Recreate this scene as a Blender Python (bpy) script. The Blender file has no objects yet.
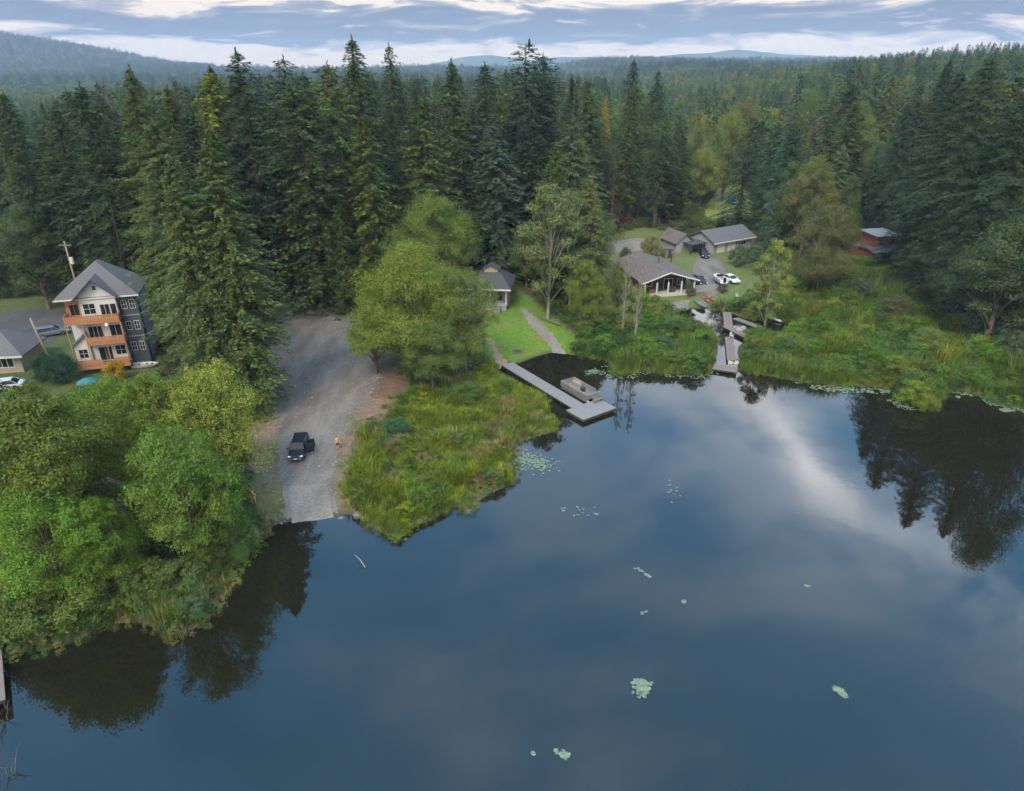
import bpy, bmesh, math, random
import numpy as np
from mathutils import Vector, Matrix
from mathutils.geometry import delaunay_2d_cdt
random.seed(7); RNG=np.random.default_rng(7)
rad=math.radians
sc=bpy.context.scene; COL=sc.collection
# ------------------------------------------------------------------ camera
F=683.0; PITCH=rad(25.6); CH=42.0; cP,sP=math.cos(PITCH),math.sin(PITCH)
cam=bpy.data.cameras.new('camera'); co=bpy.data.objects.new('camera',cam); COL.objects.link(co)
co.location=(0,0,CH); co.rotation_euler=(rad(90)-PITCH,0,0)
cam.sensor_width=36; cam.lens=36*F/1024; cam.clip_end=40000; cam.clip_start=0.5
sc.camera=co
def ray(px,py):
    a=395.5-py
    return (px-512.0, cP*F+sP*a, -sP*F+cP*a)
def G(px,py,z=0.0):
    d=ray(px,py); t=(z-CH)/d[2]; return (d[0]*t,d[1]*t)
# ------------------------------------------------------------------ terrain
SH=[(-700,1500),(-420,1000),(-200,770),(-60,700),(8,658),(40,652),(81,640),(105,626),(142,624),(154,632),(178,636),(208,620),(225,594),(238,568),(258,548),
(263,534),(280,524),(305,520),(330,517),(346,514),(365,524),(385,534),(402,536),(418,526),(438,517),(455,506),(470,514),(479,504),(490,494),
(507,487),(518,476),(512,462),(520,443),(540,436),(556,431),(557,420),(545,410),(548,400),(532,390),(512,384),(500,374),(503,365),(516,364),(534,358),(552,353),
(564,354),(592,359),(606,362),(612,374),(631,374),(643,371),(663,374),(701,374),(712,365),(717,344),(704,332),(680,322),(673,315),(685,310),
(699,309),(722,311),(733,314),(745,319),(767,321),(782,322),(795,330),(780,336),(757,338),(740,344),(738,357),(742,370),(757,374),(780,378),(810,384),
(856,387),(890,390),(905,404),(930,410),(944,394),(965,392),(992,402),(1024,409),(1090,425),(1200,470),(1500,620)]
sh=[G(*p) for p in SH]
# real-world closing of the lake behind the camera
lake=[(sh[0][0],sh[0][1])]+sh[1:]
def smooth_poly(P,n=3,closed=False):
    out=[]; m=len(P)
    for i in range(m-1):
        p0=P[max(i-1,0)];p1=P[i];p2=P[i+1];p3=P[min(i+2,m-1)]
        for k in range(n):
            t=k/n
            out.append(tuple(0.5*((2*p1[j])+(-p0[j]+p2[j])*t+(2*p0[j]-5*p1[j]+4*p2[j]-p3[j])*t*t+(-p0[j]+3*p1[j]-3*p2[j]+p3[j])*t**3) for j in (0,1)))
    out.append(P[-1]); return out
shs=smooth_poly(sh,3)
shs=[(x+random.uniform(-.15,.15),y+random.uniform(-.15,.15)) for x,y in shs]
lakepoly=shs+[(190,20),(230,-80),(180,-220),(0,-280),(-160,-220),(-150,-80),(-90,-10)]
LP=np.array(lakepoly)
def seg_dist(x,y,P):
    d=np.full(x.shape,1e18)
    n=len(P)
    for i in range(n):
        ax,ay=P[i]; bx,by=P[(i+1)%n]
        ex,ey=bx-ax,by-ay; L=ex*ex+ey*ey+1e-12
        t=np.clip(((x-ax)*ex+(y-ay)*ey)/L,0,1)
        d=np.minimum(d,(x-ax-t*ex)**2+(y-ay-t*ey)**2)
    return np.sqrt(d)
def inside(x,y,P):
    r=np.zeros(x.shape,bool); n=len(P)
    for i in range(n):
        ax,ay=P[i]; bx,by=P[(i+1)%n]
        if ay==by: continue
        c=((ay>y)!=(by>y))&(x<(bx-ax)*(y-ay)/(by-ay)+ax)
        r^=c
    return r
def sd(x,y,P):
    """signed distance, positive inside"""
    d=seg_dist(x,y,P); return np.where(inside(x,y,P),d,-d)
def sstep(t): t=np.clip(t,0,1); return t*t*(3-2*t)
def vnoise(x,y,s,seed=0):
    x=x/s+seed*17.3; y=y/s-seed*9.1
    xi=np.floor(x).astype(np.int64); yi=np.floor(y).astype(np.int64); fx=x-xi; fy=y-yi
    fx=fx*fx*(3-2*fx); fy=fy*fy*(3-2*fy)
    def h(a,b):
        v=(a*374761393+b*668265263+seed*982451653)&0xffffffff
        v=((v^(v>>13))*1274126177)&0xffffffff
        return ((v^(v>>16))&0xffff)/65535.0
    return (h(xi,yi)*(1-fx)+h(xi+1,yi)*fx)*(1-fy)+(h(xi,yi+1)*(1-fx)+h(xi+1,yi+1)*fx)*fy
def hfun(x,y):
    x=np.asarray(x,float); y=np.asarray(y,float)
    d=-sd(x,y,LP)                       # positive on land
    land=0.35*(1-np.exp(-np.maximum(d,0)/1.5))+1.2*sstep((d-2)/12)
    marsh=np.exp(-(((x-68)/34)**2+((y-112)/20)**2)); land=land-0.9*np.clip(marsh,0,1)*sstep((d-2)/12)
    marsh2=np.exp(-(((x+4)/12)**2+((y-76)/13)**2)); land=land-0.8*marsh2*sstep((d-2)/12)
    land+=1.8*np.exp(-(((x+68)/22)**2+((y-98)/16)**2))*sstep((d-6)/20)
    land+=0.018*np.clip(y-130,0,300)*sstep((d-10)/40)
    land+=25*sstep((x-95)/220)*sstep((y-120)/260)
    land+=np.where(d>15,0.5*(vnoise(x,y,22,3)-.5)*sstep((d-15)/20),0)
    # far country
    r=np.hypot(x,y)
    land+=(26*np.exp(-((y-2500-0.12*x)/500)**2)*(0.65+0.5*vnoise(x,y,600,5)))*sstep((x+1500)/1200)
    land+=12*(vnoise(x,y,350,6)-.5)*sstep((r-500)/600)
    u=(x/np.maximum(y,1))                 # azimuth tangent
    prof2=np.interp(u,[-.2,-.12,-.07,-.03,.02,.08,.15,.22,.26,.29,.33,.4,.5],[0,50,88,104,84,66,66,88,96,120,100,82,60])
    land+=prof2*np.exp(-((y-4600)/260)**2)*(.93+.14*vnoise(x,y,160,9))*(y>0)
    prof=np.interp(u,[-1.3,-.83,-.74,-.63,-.52,-.45,-.38,-.3],[172,182,176,132,86,44,16,0])
    land+=prof*np.exp(-((y-3000)/620)**2)*(0.90+0.13*vnoise(x,y,260,8)+.05*vnoise(x,y,90,10))*(y>0)
    bed=-np.minimum(3.2,0.35*np.maximum(-d,0)+0.02)
    return np.where(d>0,land,bed)
def h1(x,y): return float(hfun(np.array([x]),np.array([y]))[0])
def P(px,py):
    """point of the ground seen at a pixel"""
    z=1.0
    for _ in range(6):
        x,y=G(px,py,z); z=0.5*z+0.5*max(h1(x,y),-.2)
    x,y=G(px,py,z); return Vector((x,y,h1(x,y)))
def poly(pl,z=1.5): return [G(a,b,z) for a,b in pl]
Z={ # zones on the ground
 'lot':poly([(272,306),(330,309),(376,311),(372,330),(366,352),(380,378),(372,396),(350,420),(338,448),(333,480),(338,521),(276,527),(283,500),(281,470),(276,430),(272,400),(268,370),(270,335)],1.2),
 'lotbare':poly([(255,296),(395,296),(400,330),(412,385),(400,420),(372,455),(352,475),(350,520),(252,540),(240,480),(236,430),(240,400),(262,380),(262,330)],1.2),
 'lawn':poly([(489,306),(520,292),(532,300),(556,322),(600,345),(612,362),(505,367),(487,350),(484,325)],1.2),
 'resid':poly([(-220,420),(-220,300),(-60,300),(50,290),(160,300),(172,340),(160,380),(60,400)],2.5),
 'road':poly([(-240,330),(-60,310),(40,300),(75,305),(70,325),(50,345),(0,350),(-120,390),(-260,420)],3),
 'prop':poly([(588,246),(640,228),(668,232),(712,232),(748,225),(764,248),(800,268),(852,268),(870,280),(780,310),(700,312),(640,302),(600,300)],2.2),
 'propgravel':poly([(712,290),(694,288),(692,270),(697,258),(700,251),(712,254),(722,262),(728,274),(728,287)],2.0),
 'drive':poly([(570,252),(605,240),(640,236),(660,240),(650,247),(610,249),(575,260)],3),
 'field':poly([(700,208),(716,188),(738,182),(752,190),(758,214),(745,226),(712,228)],4),
 'redh':poly([(853,262),(862,246),(908,246),(916,268),(912,292),(853,290)],3),
 'marsh':poly([(578,400),(576,352),(596,318),(612,300),(650,305),(700,310),(775,300),(800,275),(850,272),(930,292),(1024,312),(1120,330),(1200,420),(1024,440),(760,420)],0.6),
 'pen':poly([(345,540),(348,478),(372,440),(398,408),(440,392),(490,362),(570,385),(575,440),(470,560),(380,570)],0.6),
 'bank':poly([(-100,740),(-100,640),(60,615),(200,570),(246,520),(268,525),(260,570),(200,680)],0.3),
}
def zs(x,y,k,w=1.0,n=1.0):
    s=sd(x,y,Z[k])+n*(vnoise(x,y,2.2,11)-.5)*2+n*(vnoise(x,y,.9,12)-.5)
    return sstep(s/w+.5)
def axis(a,b,fine,lo,hi,g):
    v=list(np.arange(a,b,fine)); s=fine
    x=b
    while x<hi: v.append(x); s*=g; x+=s
    v.append(hi); s=fine; x=a; pre=[]
    while x>lo: s*=g; x-=s; pre.append(max(x,lo))
    return np.array(pre[::-1]+v)
# ------------------------------------------------------------------ materials
def newmat(name):
    m=bpy.data.materials.new(name); m.use_nodes=True; nt=m.node_tree; nt.nodes.clear()
    out=nt.nodes.new('ShaderNodeOutputMaterial'); return m,nt,nt.nodes,nt.links,out
def mat(name,col,rough=.7,var=.18,scale=3.0,bump=0.0,metal=0.0,spec=.4,emit=None,col2=None,stretch=None,alpha=1):
    m,nt,N,L,out=newmat(name)
    b=N.new('ShaderNodeBsdfPrincipled'); L.new(b.outputs[0],out.inputs[0])
    b.inputs['Roughness'].default_value=rough; b.inputs['Metallic'].default_value=metal
    b.inputs['Specular IOR Level'].default_value=spec
    tc=N.new('ShaderNodeTexCoord'); mp=N.new('ShaderNodeMapping'); L.new(tc.outputs['Object'],mp.inputs[0])
    if stretch: mp.inputs['Scale'].default_value=stretch
    n=N.new('ShaderNodeTexNoise'); n.inputs['Scale'].default_value=scale; n.inputs['Detail'].default_value=6; n.inputs['Roughness'].default_value=.65
    L.new(mp.outputs[0],n.inputs[0])
    r=N.new('ShaderNodeValToRGB'); L.new(n.outputs[0],r.inputs[0])
    c2=col2 or tuple(min(1,c*(1+var)) for c in col); c1=tuple(c*(1-var) for c in col)
    r.color_ramp.elements[0].position=.32; r.color_ramp.elements[1].position=.68
    r.color_ramp.elements[0].color=(*c1,1); r.color_ramp.elements[1].color=(*c2,1)
    L.new(r.outputs[0],b.inputs['Base Color'])
    if bump:
        bp=N.new('ShaderNodeBump'); bp.inputs['Strength'].default_value=bump; bp.inputs['Distance'].default_value=.05
        L.new(n.outputs[0],bp.inputs['Height']); L.new(bp.outputs[0],b.inputs['Normal'])
    if emit: b.inputs['Emission Color'].default_value=(*emit[:3],1); b.inputs['Emission Strength'].default_value=emit[3]
    return m
def leafmat(name,src,trans=.38,var=.5):
    m,nt,N,L,out=newmat(name)
    if src=='obj':
        oi=N.new('ShaderNodeObjectInfo'); tint=oi.outputs['Color']
    elif src=='inst':
        a=N.new('ShaderNodeAttribute'); a.attribute_type='INSTANCER'; a.attribute_name='tint'; tint=a.outputs['Color']
    else:
        rg=N.new('ShaderNodeRGB'); rg.outputs[0].default_value=(*src,1); tint=rg.outputs[0]
    g=N.new('ShaderNodeNewGeometry')
    mr=N.new('ShaderNodeMapRange'); mr.inputs['To Min'].default_value=1-var; mr.inputs['To Max'].default_value=1+var
    L.new(g.outputs['Random Per Island'],mr.inputs[0])
    tc=N.new('ShaderNodeTexCoord'); n=N.new('ShaderNodeTexNoise'); n.inputs['Scale'].default_value=.45; n.inputs['Detail'].default_value=2
    L.new(tc.outputs['Object'],n.inputs[0])
    hs=N.new('ShaderNodeHueSaturation'); hs.inputs['Saturation'].default_value=1.0
    m2=N.new('ShaderNodeMapRange'); m2.inputs[1].default_value=.3; m2.inputs[2].default_value=.7; m2.inputs['To Min'].default_value=.478; m2.inputs['To Max'].default_value=.508
    L.new(n.outputs[0],m2.inputs[0]); L.new(m2.outputs[0],hs.inputs['Hue'])
    L.new(mr.outputs[0],hs.inputs['Value']); L.new(tint,hs.inputs['Color'])
    d=N.new('ShaderNodeBsdfDiffuse'); t=N.new('ShaderNodeBsdfTranslucent'); mx=N.new('ShaderNodeMixShader'); mx.inputs[0].default_value=trans
    hs.inputs['Saturation'].default_value=1.22
    L.new(hs.outputs[0],d.inputs[0]); L.new(hs.outputs[0],t.inputs[0]); L.new(d.outputs[0],mx.inputs[1]); L.new(t.outputs[0],mx.inputs[2])
    gl=N.new('ShaderNodeBsdfGlossy'); gl.inputs['Roughness'].default_value=.5; gl.inputs['Color'].default_value=(.8,.9,1,1)
    m3=N.new('ShaderNodeMixShader'); m3.inputs[0].default_value=.015
    L.new(mx.outputs[0],m3.inputs[1]); L.new(gl.outputs[0],m3.inputs[2]); L.new(m3.outputs[0],out.inputs[0])
    return m
M={}
M['leaf']=leafmat('foliage_material','obj'); M['leafi']=leafmat('foliage_far_material','inst')
M['needle']=leafmat('needle_material','obj',.25,.55); M['grassi']=leafmat('reed_material','inst',.3,.45)
M['bark']=mat('bark_material',(.10,.075,.055),.9,.35,2,.6,stretch=(4,4,.5))
M['pale_bark']=mat('pale_bark_material',(.22,.20,.17),.85,.3,1.5,.3,stretch=(2,2,1))
M['white']=mat('white_paint',(.42,.42,.41),.55,.08); M['siding']=mat('white_siding',(.42,.42,.42),.65,.10,1.2,.15,stretch=(.1,.1,14))
M['cedar']=mat('cedar_boards',(.32,.145,.07),.6,.3,2.2,.2,stretch=(1,1,9)); M['navy']=mat('dark_blue_siding',(.04,.05,.065),.6,.2,1.5,.1,stretch=(.1,.1,10))
M['slate']=mat('grey_shingles',(.085,.085,.095),.85,.28,5,.6,stretch=(1,1,3)); M['black_roof']=mat('black_shingles',(.045,.048,.055),.8,.25,5,.5)
M['brown_roof']=mat('brown_shingles',(.085,.072,.07),.9,.35,2.2,.5,col2=(.14,.11,.10))
M['glass']=mat('window_glass',(.012,.016,.02),.15,.1,1,spec=.4); M['beige']=mat('beige_wall',(.24,.21,.165),.7,.1)
M['greywall']=mat('weathered_grey_wall',(.20,.215,.23),.75,.15,2,.2,stretch=(5,5,.6)); M['oldwood']=mat('old_grey_boards',(.13,.12,.11),.85,.35,2.5,.4,stretch=(6,6,1))
M['deckgrey']=mat('grey_dock_boards',(.155,.15,.15),.75,.2,1.5,.3,stretch=(1,6,1)); M['dockbrown']=mat('weathered_dock_boards',(.14,.115,.10),.85,.3,2,.4,stretch=(1,6,1))
M['dark']=mat('dark_timber',(.03,.028,.026),.8,.3); M['alu']=mat('aluminium',(.28,.29,.30),.35,.1,2,metal=.6)
M['redwall']=mat('red_siding',(.19,.055,.04),.7,.25,2,.2,stretch=(.3,.3,8)); M['tire']=mat('rubber',(.02,.02,.02),.85,.2)
M['carblack']=mat('black_car_paint',(.010,.011,.015),.38,.15,spec=.25); M['carwhite']=mat('white_car_paint',(.55,.56,.57),.3,.05,spec=.6)
M['carblue']=mat('blue_car_paint',(.03,.09,.28),.25,.1,spec=.6); M['cargrey']=mat('grey_blue_car_paint',(.10,.13,.17),.25,.1,spec=.6)
M['chrome']=mat('chrome',(.6,.6,.62),.2,.05,metal=1); M['lens']=mat('headlight_lens',(.75,.77,.8),.15,.05,spec=.8); M['redlens']=mat('tail_light_lens',(.35,.02,.02),.2,.1)
M['plate']=mat('number_plate',(.6,.62,.66),.5,.05); M['seat']=mat('seat_cloth',(.12,.11,.1),.9,.2)
M['redplastic']=mat('red_plastic',(.38,.045,.03),.4,.1); M['orangeplastic']=mat('orange_plastic',(.42,.07,.04),.4,.1); M['greenpaint']=mat('green_paint',(.12,.32,.24),.5,.15)
M['skin']=mat('skin',(.42,.22,.14),.55,.08,4); M['skin2']=mat('skin_fair',(.52,.32,.24),.55,.08,4); M['cloth_dark']=mat('dark_shorts_cloth',(.02,.022,.03),.9,.2); M['hair']=mat('brown_hair',(.05,.03,.02),.7,.3,20); M['blond']=mat('fair_hair',(.45,.32,.14),.7,.3,20)
M['redcloth']=mat('red_cloth',(.6,.07,.04),.85,.15); M['orangecloth']=mat('orange_cloth',(.75,.25,.04),.85,.15)
M['stone']=mat('stone',(.12,.115,.105),.9,.3,3,.6); M['pebble']=mat('pebble_stone',(.17,.16,.145),.9,.35,3); M['concrete']=mat('concrete',(.33,.32,.30),.9,.15,1.2,.3)
M['teal']=mat('teal_canvas',(.02,.13,.16),.7,.15); M['char']=mat('ash',(.03,.03,.03),.95,.3); M['padg']=mat('lily_pad_leaf',(.085,.13,.075),.5,.35,2,col2=(.17,.22,.15),spec=.3)
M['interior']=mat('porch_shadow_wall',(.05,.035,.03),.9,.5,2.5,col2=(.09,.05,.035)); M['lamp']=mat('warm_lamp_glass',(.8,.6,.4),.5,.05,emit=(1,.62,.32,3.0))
# ------------------------------------------------------------------ builders
def link_mesh(name,v,f,m,parent=None,loc=(0,0,0),smooth=False):
    me=bpy.data.meshes.new(name); me.from_pydata([tuple(map(float,p)) for p in v],[],[tuple(map(int,q)) for q in f]); me.update()
    if m: me.materials.append(m)
    if smooth: me.polygons.foreach_set('use_smooth',[True]*len(me.polygons))
    o=bpy.data.objects.new(name,me); COL.objects.link(o); o.location=loc
    if parent: o.parent=parent
    return o
def np_mesh(name,V,nper,m):
    """V: (n*nper,3) separate faces"""
    n=len(V)//nper; me=bpy.data.meshes.new(name)
    me.vertices.add(len(V)); me.vertices.foreach_set('co',np.ascontiguousarray(V,dtype=np.float32).ravel())
    me.loops.add(len(V)); me.loops.foreach_set('vertex_index',np.arange(len(V),dtype=np.int32))
    me.polygons.add(n); me.polygons.foreach_set('loop_start',np.arange(0,len(V),nper,dtype=np.int32))
    try: me.polygons.foreach_set('loop_total',np.full(n,nper,dtype=np.int32))
    except Exception: pass
    me.update(calc_edges=True); me.validate()
    if m: me.materials.append(m)
    return me
def tag(o,label=None,cat=None,group=None,kind=None):
    if label: o['label']=label
    if cat: o['category']=cat
    if group: o['group']=group
    if kind: o['kind']=kind
    return o
def empty(name,loc,rz=0,label=None,cat=None,group=None):
    o=bpy.data.objects.new(name,None); COL.objects.link(o); o.location=loc; o.rotation_euler=(0,0,rz); o.empty_display_size=.5
    return tag(o,label,cat,group)
def copy_thing(root,loc,rz=None,scale=None,label=None,group=None,color=None):
    r=root.copy(); COL.objects.link(r); r.location=loc
    if rz is not None: r.rotation_euler=(0,0,rz)
    if scale is not None: r.scale=scale
    if label: r['label']=label
    if group: r['group']=group
    for ch in list(root.children):
        c=ch.copy(); COL.objects.link(c); c.parent=r
        if color and ch.name.startswith('crown'): c.color=(*color,1)
        for g in ch.children:
            d=g.copy(); COL.objects.link(d); d.parent=c
    return r
class MB:
    def __init__(s): s.v=[]; s.f=[]
    def add(s,v,f):
        b=len(s.v); s.v+= [tuple(p) for p in v]; s.f+=[tuple(i+b for i in q) for q in f]; return s
    def box(s,x0,x1,y0,y1,z0,z1):
        return s.add([(x0,y0,z0),(x1,y0,z0),(x1,y1,z0),(x0,y1,z0),(x0,y0,z1),(x1,y0,z1),(x1,y1,z1),(x0,y1,z1)],
                     [(0,3,2,1),(4,5,6,7),(0,1,5,4),(1,2,6,5),(2,3,7,6),(3,0,4,7)])
    def tube(s,p0,p1,r0,r1=None,n=8,cap=True):
        r1=r0 if r1 is None else r1
        p0=Vector(p0);p1=Vector(p1);d=(p1-p0).normalized(); a=d.orthogonal().normalized(); b=d.cross(a)
        v=[];
        for p,r in ((p0,r0),(p1,r1)):
            for i in range(n):
                t=2*math.pi*i/n; v.append(p+a*r*math.cos(t)+b*r*math.sin(t))
        f=[(i,(i+1)%n,n+(i+1)%n,n+i) for i in range(n)]
        if cap: f+=[tuple(range(n-1,-1,-1)),tuple(range(n,2*n))]
        return s.add(v,f)
    def path(s,pts,rs,n=8):
        """one tapered tube through points"""
        v=[];f=[]; m=len(pts); pts=[Vector(p) for p in pts]; ref=Vector((.31,.17,.93))
        for k,p in enumerate(pts):
            d=(pts[min(k+1,m-1)]-pts[max(k-1,0)]).normalized(); a=d.cross(Vector((1,.13,.07))).normalized(); b=d.cross(a)
            for i in range(n):
                t=2*math.pi*i/n; v.append(p+(a*math.cos(t)+b*math.sin(t))*rs[k])
        for k in range(m-1):
            for i in range(n): f.append((k*n+i,k*n+(i+1)%n,(k+1)*n+(i+1)%n,(k+1)*n+i))
        f.append(tuple(range(n-1,-1,-1))); f.append(tuple(range((m-1)*n,m*n)))
        return s.add(v,f)
    def loft(s,rings,cap=True):
        n=len(rings[0]); v=[p for r in rings for p in r]; f=[]
        for k in range(len(rings)-1):
            for i in range(n): f.append((k*n+i,k*n+(i+1)%n,(k+1)*n+(i+1)%n,(k+1)*n+i))
        if cap: f.append(tuple(range(n-1,-1,-1))); f.append(tuple(range((len(rings)-1)*n,len(rings)*n)))
        return s.add(v,f)
    def prism(s,pts,y0,y1):
        """pts in xz, extruded along y"""
        n=len(pts); v=[(x,y0,z) for x,z in pts]+[(x,y1,z) for x,z in pts]
        f=[tuple(range(n)),tuple(range(2*n-1,n-1,-1))]+[(i,n+i,n+(i+1)%n,(i+1)%n) for i in range(n)]
        return s.add(v,f)
    def slab(s,quad,t):
        """roof plane: polygon thickened downward"""
        n=len(quad); v=[tuple(p) for p in quad]+[(p[0],p[1],p[2]-t) for p in quad]
        f=[tuple(range(n)),tuple(range(2*n-1,n-1,-1))]+[(i,n+i,n+(i+1)%n,(i+1)%n) for i in range(n)]
        return s.add(v,f)
    def build(s,name,m,parent=None,loc=(0,0,0),smooth=False,bevel=0):
        bm=bmesh.new(); vs=[bm.verts.new(p) for p in s.v]
        for q in s.f:
            try: bm.faces.new([vs[i] for i in q])
            except ValueError: pass
        bmesh.ops.recalc_face_normals(bm,faces=bm.faces)
        if bevel: bmesh.ops.bevel(bm,geom=list(bm.edges),offset=bevel,segments=2,affect='EDGES',clamp_overlap=True)
        me=bpy.data.meshes.new(name); bm.to_mesh(me); bm.free()
        if m: me.materials.append(m)
        if smooth: me.polygons.foreach_set('use_smooth',[True]*len(me.polygons))
        o=bpy.data.objects.new(name,me); COL.objects.link(o); o.location=loc
        if parent: o.parent=parent
        return o
# ------------------------------------------------------------------ ground
X=axis(-105,130,.85,-5600,5600,1.045); Y=axis(24,225,.85,-700,5200,1.04)
gx,gy=np.meshgrid(X,Y); fx,fy=gx.ravel(),gy.ravel(); H=hfun(fx,fy)
nx,ny=len(X),len(Y)
me=bpy.data.meshes.new('ground'); V=np.stack([fx,fy,H],1)
idx=(np.arange(ny-1)[:,None]*nx+np.arange(nx-1)[None,:]).ravel()
me.vertices.add(len(V)); me.vertices.foreach_set('co',V.astype(np.float32).ravel())
fc=np.stack([idx,idx+1,idx+nx+1,idx+nx],1).astype(np.int32)
me.loops.add(fc.size); me.loops.foreach_set('vertex_index',fc.ravel()); me.polygons.add(len(fc)); me.polygons.foreach_set('loop_start',np.arange(0,fc.size,4,dtype=np.int32))
me.update(calc_edges=True); me.polygons.foreach_set('use_smooth',np.ones(len(fc),bool))
col=np.empty((len(V),3)); col[:]=(.045,.050,.026)
mix=lambda k,c: col.__setitem__(slice(None),col*(1-k[:,None])+np.array(c)*k[:,None])
dl=-sd(fx,fy,LP)
near=(np.hypot(fx,fy)<330)
mix(near*sstep((vnoise(fx,fy,9,21)-.35)*3)*.6,(.055,.042,.03))
far=sstep((np.hypot(fx,fy)-2000)/1000); mix(far,(.035,.055,.035))
hillv=sstep((vnoise(fx,fy,260,31)*.6+vnoise(fx,fy,90,32)*.4-.45)*5)*far; mix(hillv*.8,(.075,.10,.045))
mix(zs(fx,fy,'resid'),(.06,.08,.03)); mix(zs(fx,fy,'prop'),(.085,.115,.035)); mix(zs(fx,fy,'field'),(.14,.17,.04)); mix(zs(fx,fy,'redh'),(.07,.09,.04))
mix(zs(fx,fy,'prop')*sstep((vnoise(fx,fy,4,22)-.5)*4)*.6,(.12,.11,.06))
mix(zs(fx,fy,'marsh',3),(.07,.085,.032)); mix(zs(fx,fy,'pen',2),(.075,.095,.03)); mix(zs(fx,fy,'bank',2),(.07,.08,.03))
mix(zs(fx,fy,'lotbare',1.5,1.5),(.15,.105,.08)); g=zs(fx,fy,'lotbare',1.5,1)*sstep((vnoise(fx,fy,3.5,23)*.6+vnoise(fx,fy,1.3,24)*.4-.42)*5)*(fy<84); mix(g*.85,(.10,.115,.04))
mix(zs(fx,fy,'lotbare',2,1)*(fy>84)*.6,(.10,.062,.045)); mix(zs(fx,fy,'lotbare',2,1)*sstep((vnoise(fx,fy,4,29)-.45)*5)*.6,(.07,.085,.03))
mix(zs(fx,fy,'lawn',.8,.3),(.085,.15,.022))
ln=zs(fx,fy,'lawn',.8,.3)*sstep((vnoise(fx,fy,3,25)-.5)*3); mix(ln*.5,(.115,.15,.03))
mix(sstep((1.1-dl)/1.0)*(dl>-2),(.05,.045,.03)); mix((dl<=-.2)*1.0,(.05,.04,.022))
ca=me.color_attributes.new('zone','FLOAT_COLOR','POINT'); ca.data.foreach_set('color',np.concatenate([col,np.ones((len(V),1))],1).astype(np.float32).ravel())
m,nt,N,L,out=newmat('ground_material')
b=N.new('ShaderNodeBsdfPrincipled'); b.inputs['Roughness'].default_value=.95; b.inputs['Specular IOR Level'].default_value=.15; L.new(b.outputs[0],out.inputs[0])
at=N.new('ShaderNodeVertexColor'); at.layer_name='zone'; tc=N.new('ShaderNodeTexCoord')
n1=N.new('ShaderNodeTexNoise'); n1.inputs['Scale'].default_value=1.6; n1.inputs['Detail'].default_value=8; n1.inputs['Roughness'].default_value=.75; L.new(tc.outputs['Object'],n1.inputs[0])
mr=N.new('ShaderNodeMapRange'); mr.inputs[1].default_value=.3; mr.inputs[2].default_value=.7; mr.inputs['To Min'].default_value=.62; mr.inputs['To Max'].default_value=1.38; L.new(n1.outputs[0],mr.inputs[0])
hs=N.new('ShaderNodeHueSaturation'); L.new(at.outputs[0],hs.inputs['Color']); L.new(mr.outputs[0],hs.inputs['Value'])
n2=N.new('ShaderNodeTexNoise'); n2.inputs['Scale'].default_value=.35; n2.inputs['Detail'].default_value=4; L.new(tc.outputs['Object'],n2.inputs[0])
m4=N.new('ShaderNodeMapRange'); m4.inputs[1].default_value=.3; m4.inputs[2].default_value=.7; m4.inputs['To Min'].default_value=.475; m4.inputs['To Max'].default_value=.52; L.new(n2.outputs[0],m4.inputs[0]); L.new(m4.outputs[0],hs.inputs['Hue'])
L.new(hs.outputs[0],b.inputs['Base Color'])
bp=N.new('ShaderNodeBump'); bp.inputs['Strength'].default_value=.7; bp.inputs['Distance'].default_value=.15; L.new(n1.outputs[0],bp.inputs['Height']); L.new(bp.outputs[0],b.inputs['Normal'])
me.materials.append(m); o=bpy.data.objects.new('ground',me); COL.objects.link(o); tag(o,kind='structure')
# water
m,nt,N,L,out=newmat('water_material')
b=N.new('ShaderNodeBsdfPrincipled'); b.inputs['Base Color'].default_value=(.0085,.0075,.004,1); b.inputs['Roughness'].default_value=.015; b.inputs['IOR'].default_value=1.55
L.new(b.outputs[0],out.inputs[0]); tc=N.new('ShaderNodeTexCoord')
n=N.new('ShaderNodeTexNoise'); n.inputs['Scale'].default_value=1.1; n.inputs['Detail'].default_value=3; L.new(tc.outputs['Object'],n.inputs[0])
bp=N.new('ShaderNodeBump'); bp.inputs['Strength'].default_value=.045; bp.inputs['Distance'].default_value=.06; L.new(n.outputs[0],bp.inputs['Height']); L.new(bp.outputs[0],b.inputs['Normal'])
w=MB().add([(-420,-300,0),(420,-300,0),(420,200,0),(-420,200,0)],[(0,1,2,3)]).build('lake_water',m); tag(w,kind='structure')
# draped sheets
def sheet(name,P2,m,off,step=1.2):
    P2=list(P2); out=[]
    n=len(P2)
    for i in range(n):
        a,b_=Vector(P2[i]),Vector(P2[(i+1)%n]); k=max(1,int((b_-a).length/step))
        for j in range(k):
            p=a.lerp(b_,j/k); q=.5*math.sin(p.x*1.7+p.y*2.3)*math.sin(p.x*.6-p.y*1.1)+random.uniform(-.12,.12); out.append(p+Vector((q*.6,q*.6)))
    arr=np.array([tuple(p) for p in out]); x0,y0=arr.min(0); x1,y1=arr.max(0)
    xs,ys=np.meshgrid(np.arange(x0,x1,step),np.arange(y0,y1,step)); xs=xs.ravel();ys=ys.ravel()
    k=sd(xs,ys,arr)>step*.5; pts=out+[Vector((a,b_)) for a,b_ in zip(xs[k],ys[k])]
    v,e,f,*_=delaunay_2d_cdt(pts,[],[list(range(len(out)))],1,1e-4)
    vv=np.array([tuple(p) for p in v]); hh=hfun(vv[:,0],vv[:,1])+off
    o=link_mesh(name,np.column_stack([vv,hh]),[tuple(q) for q in f],m,smooth=True); return tag(o,kind='structure')
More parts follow.
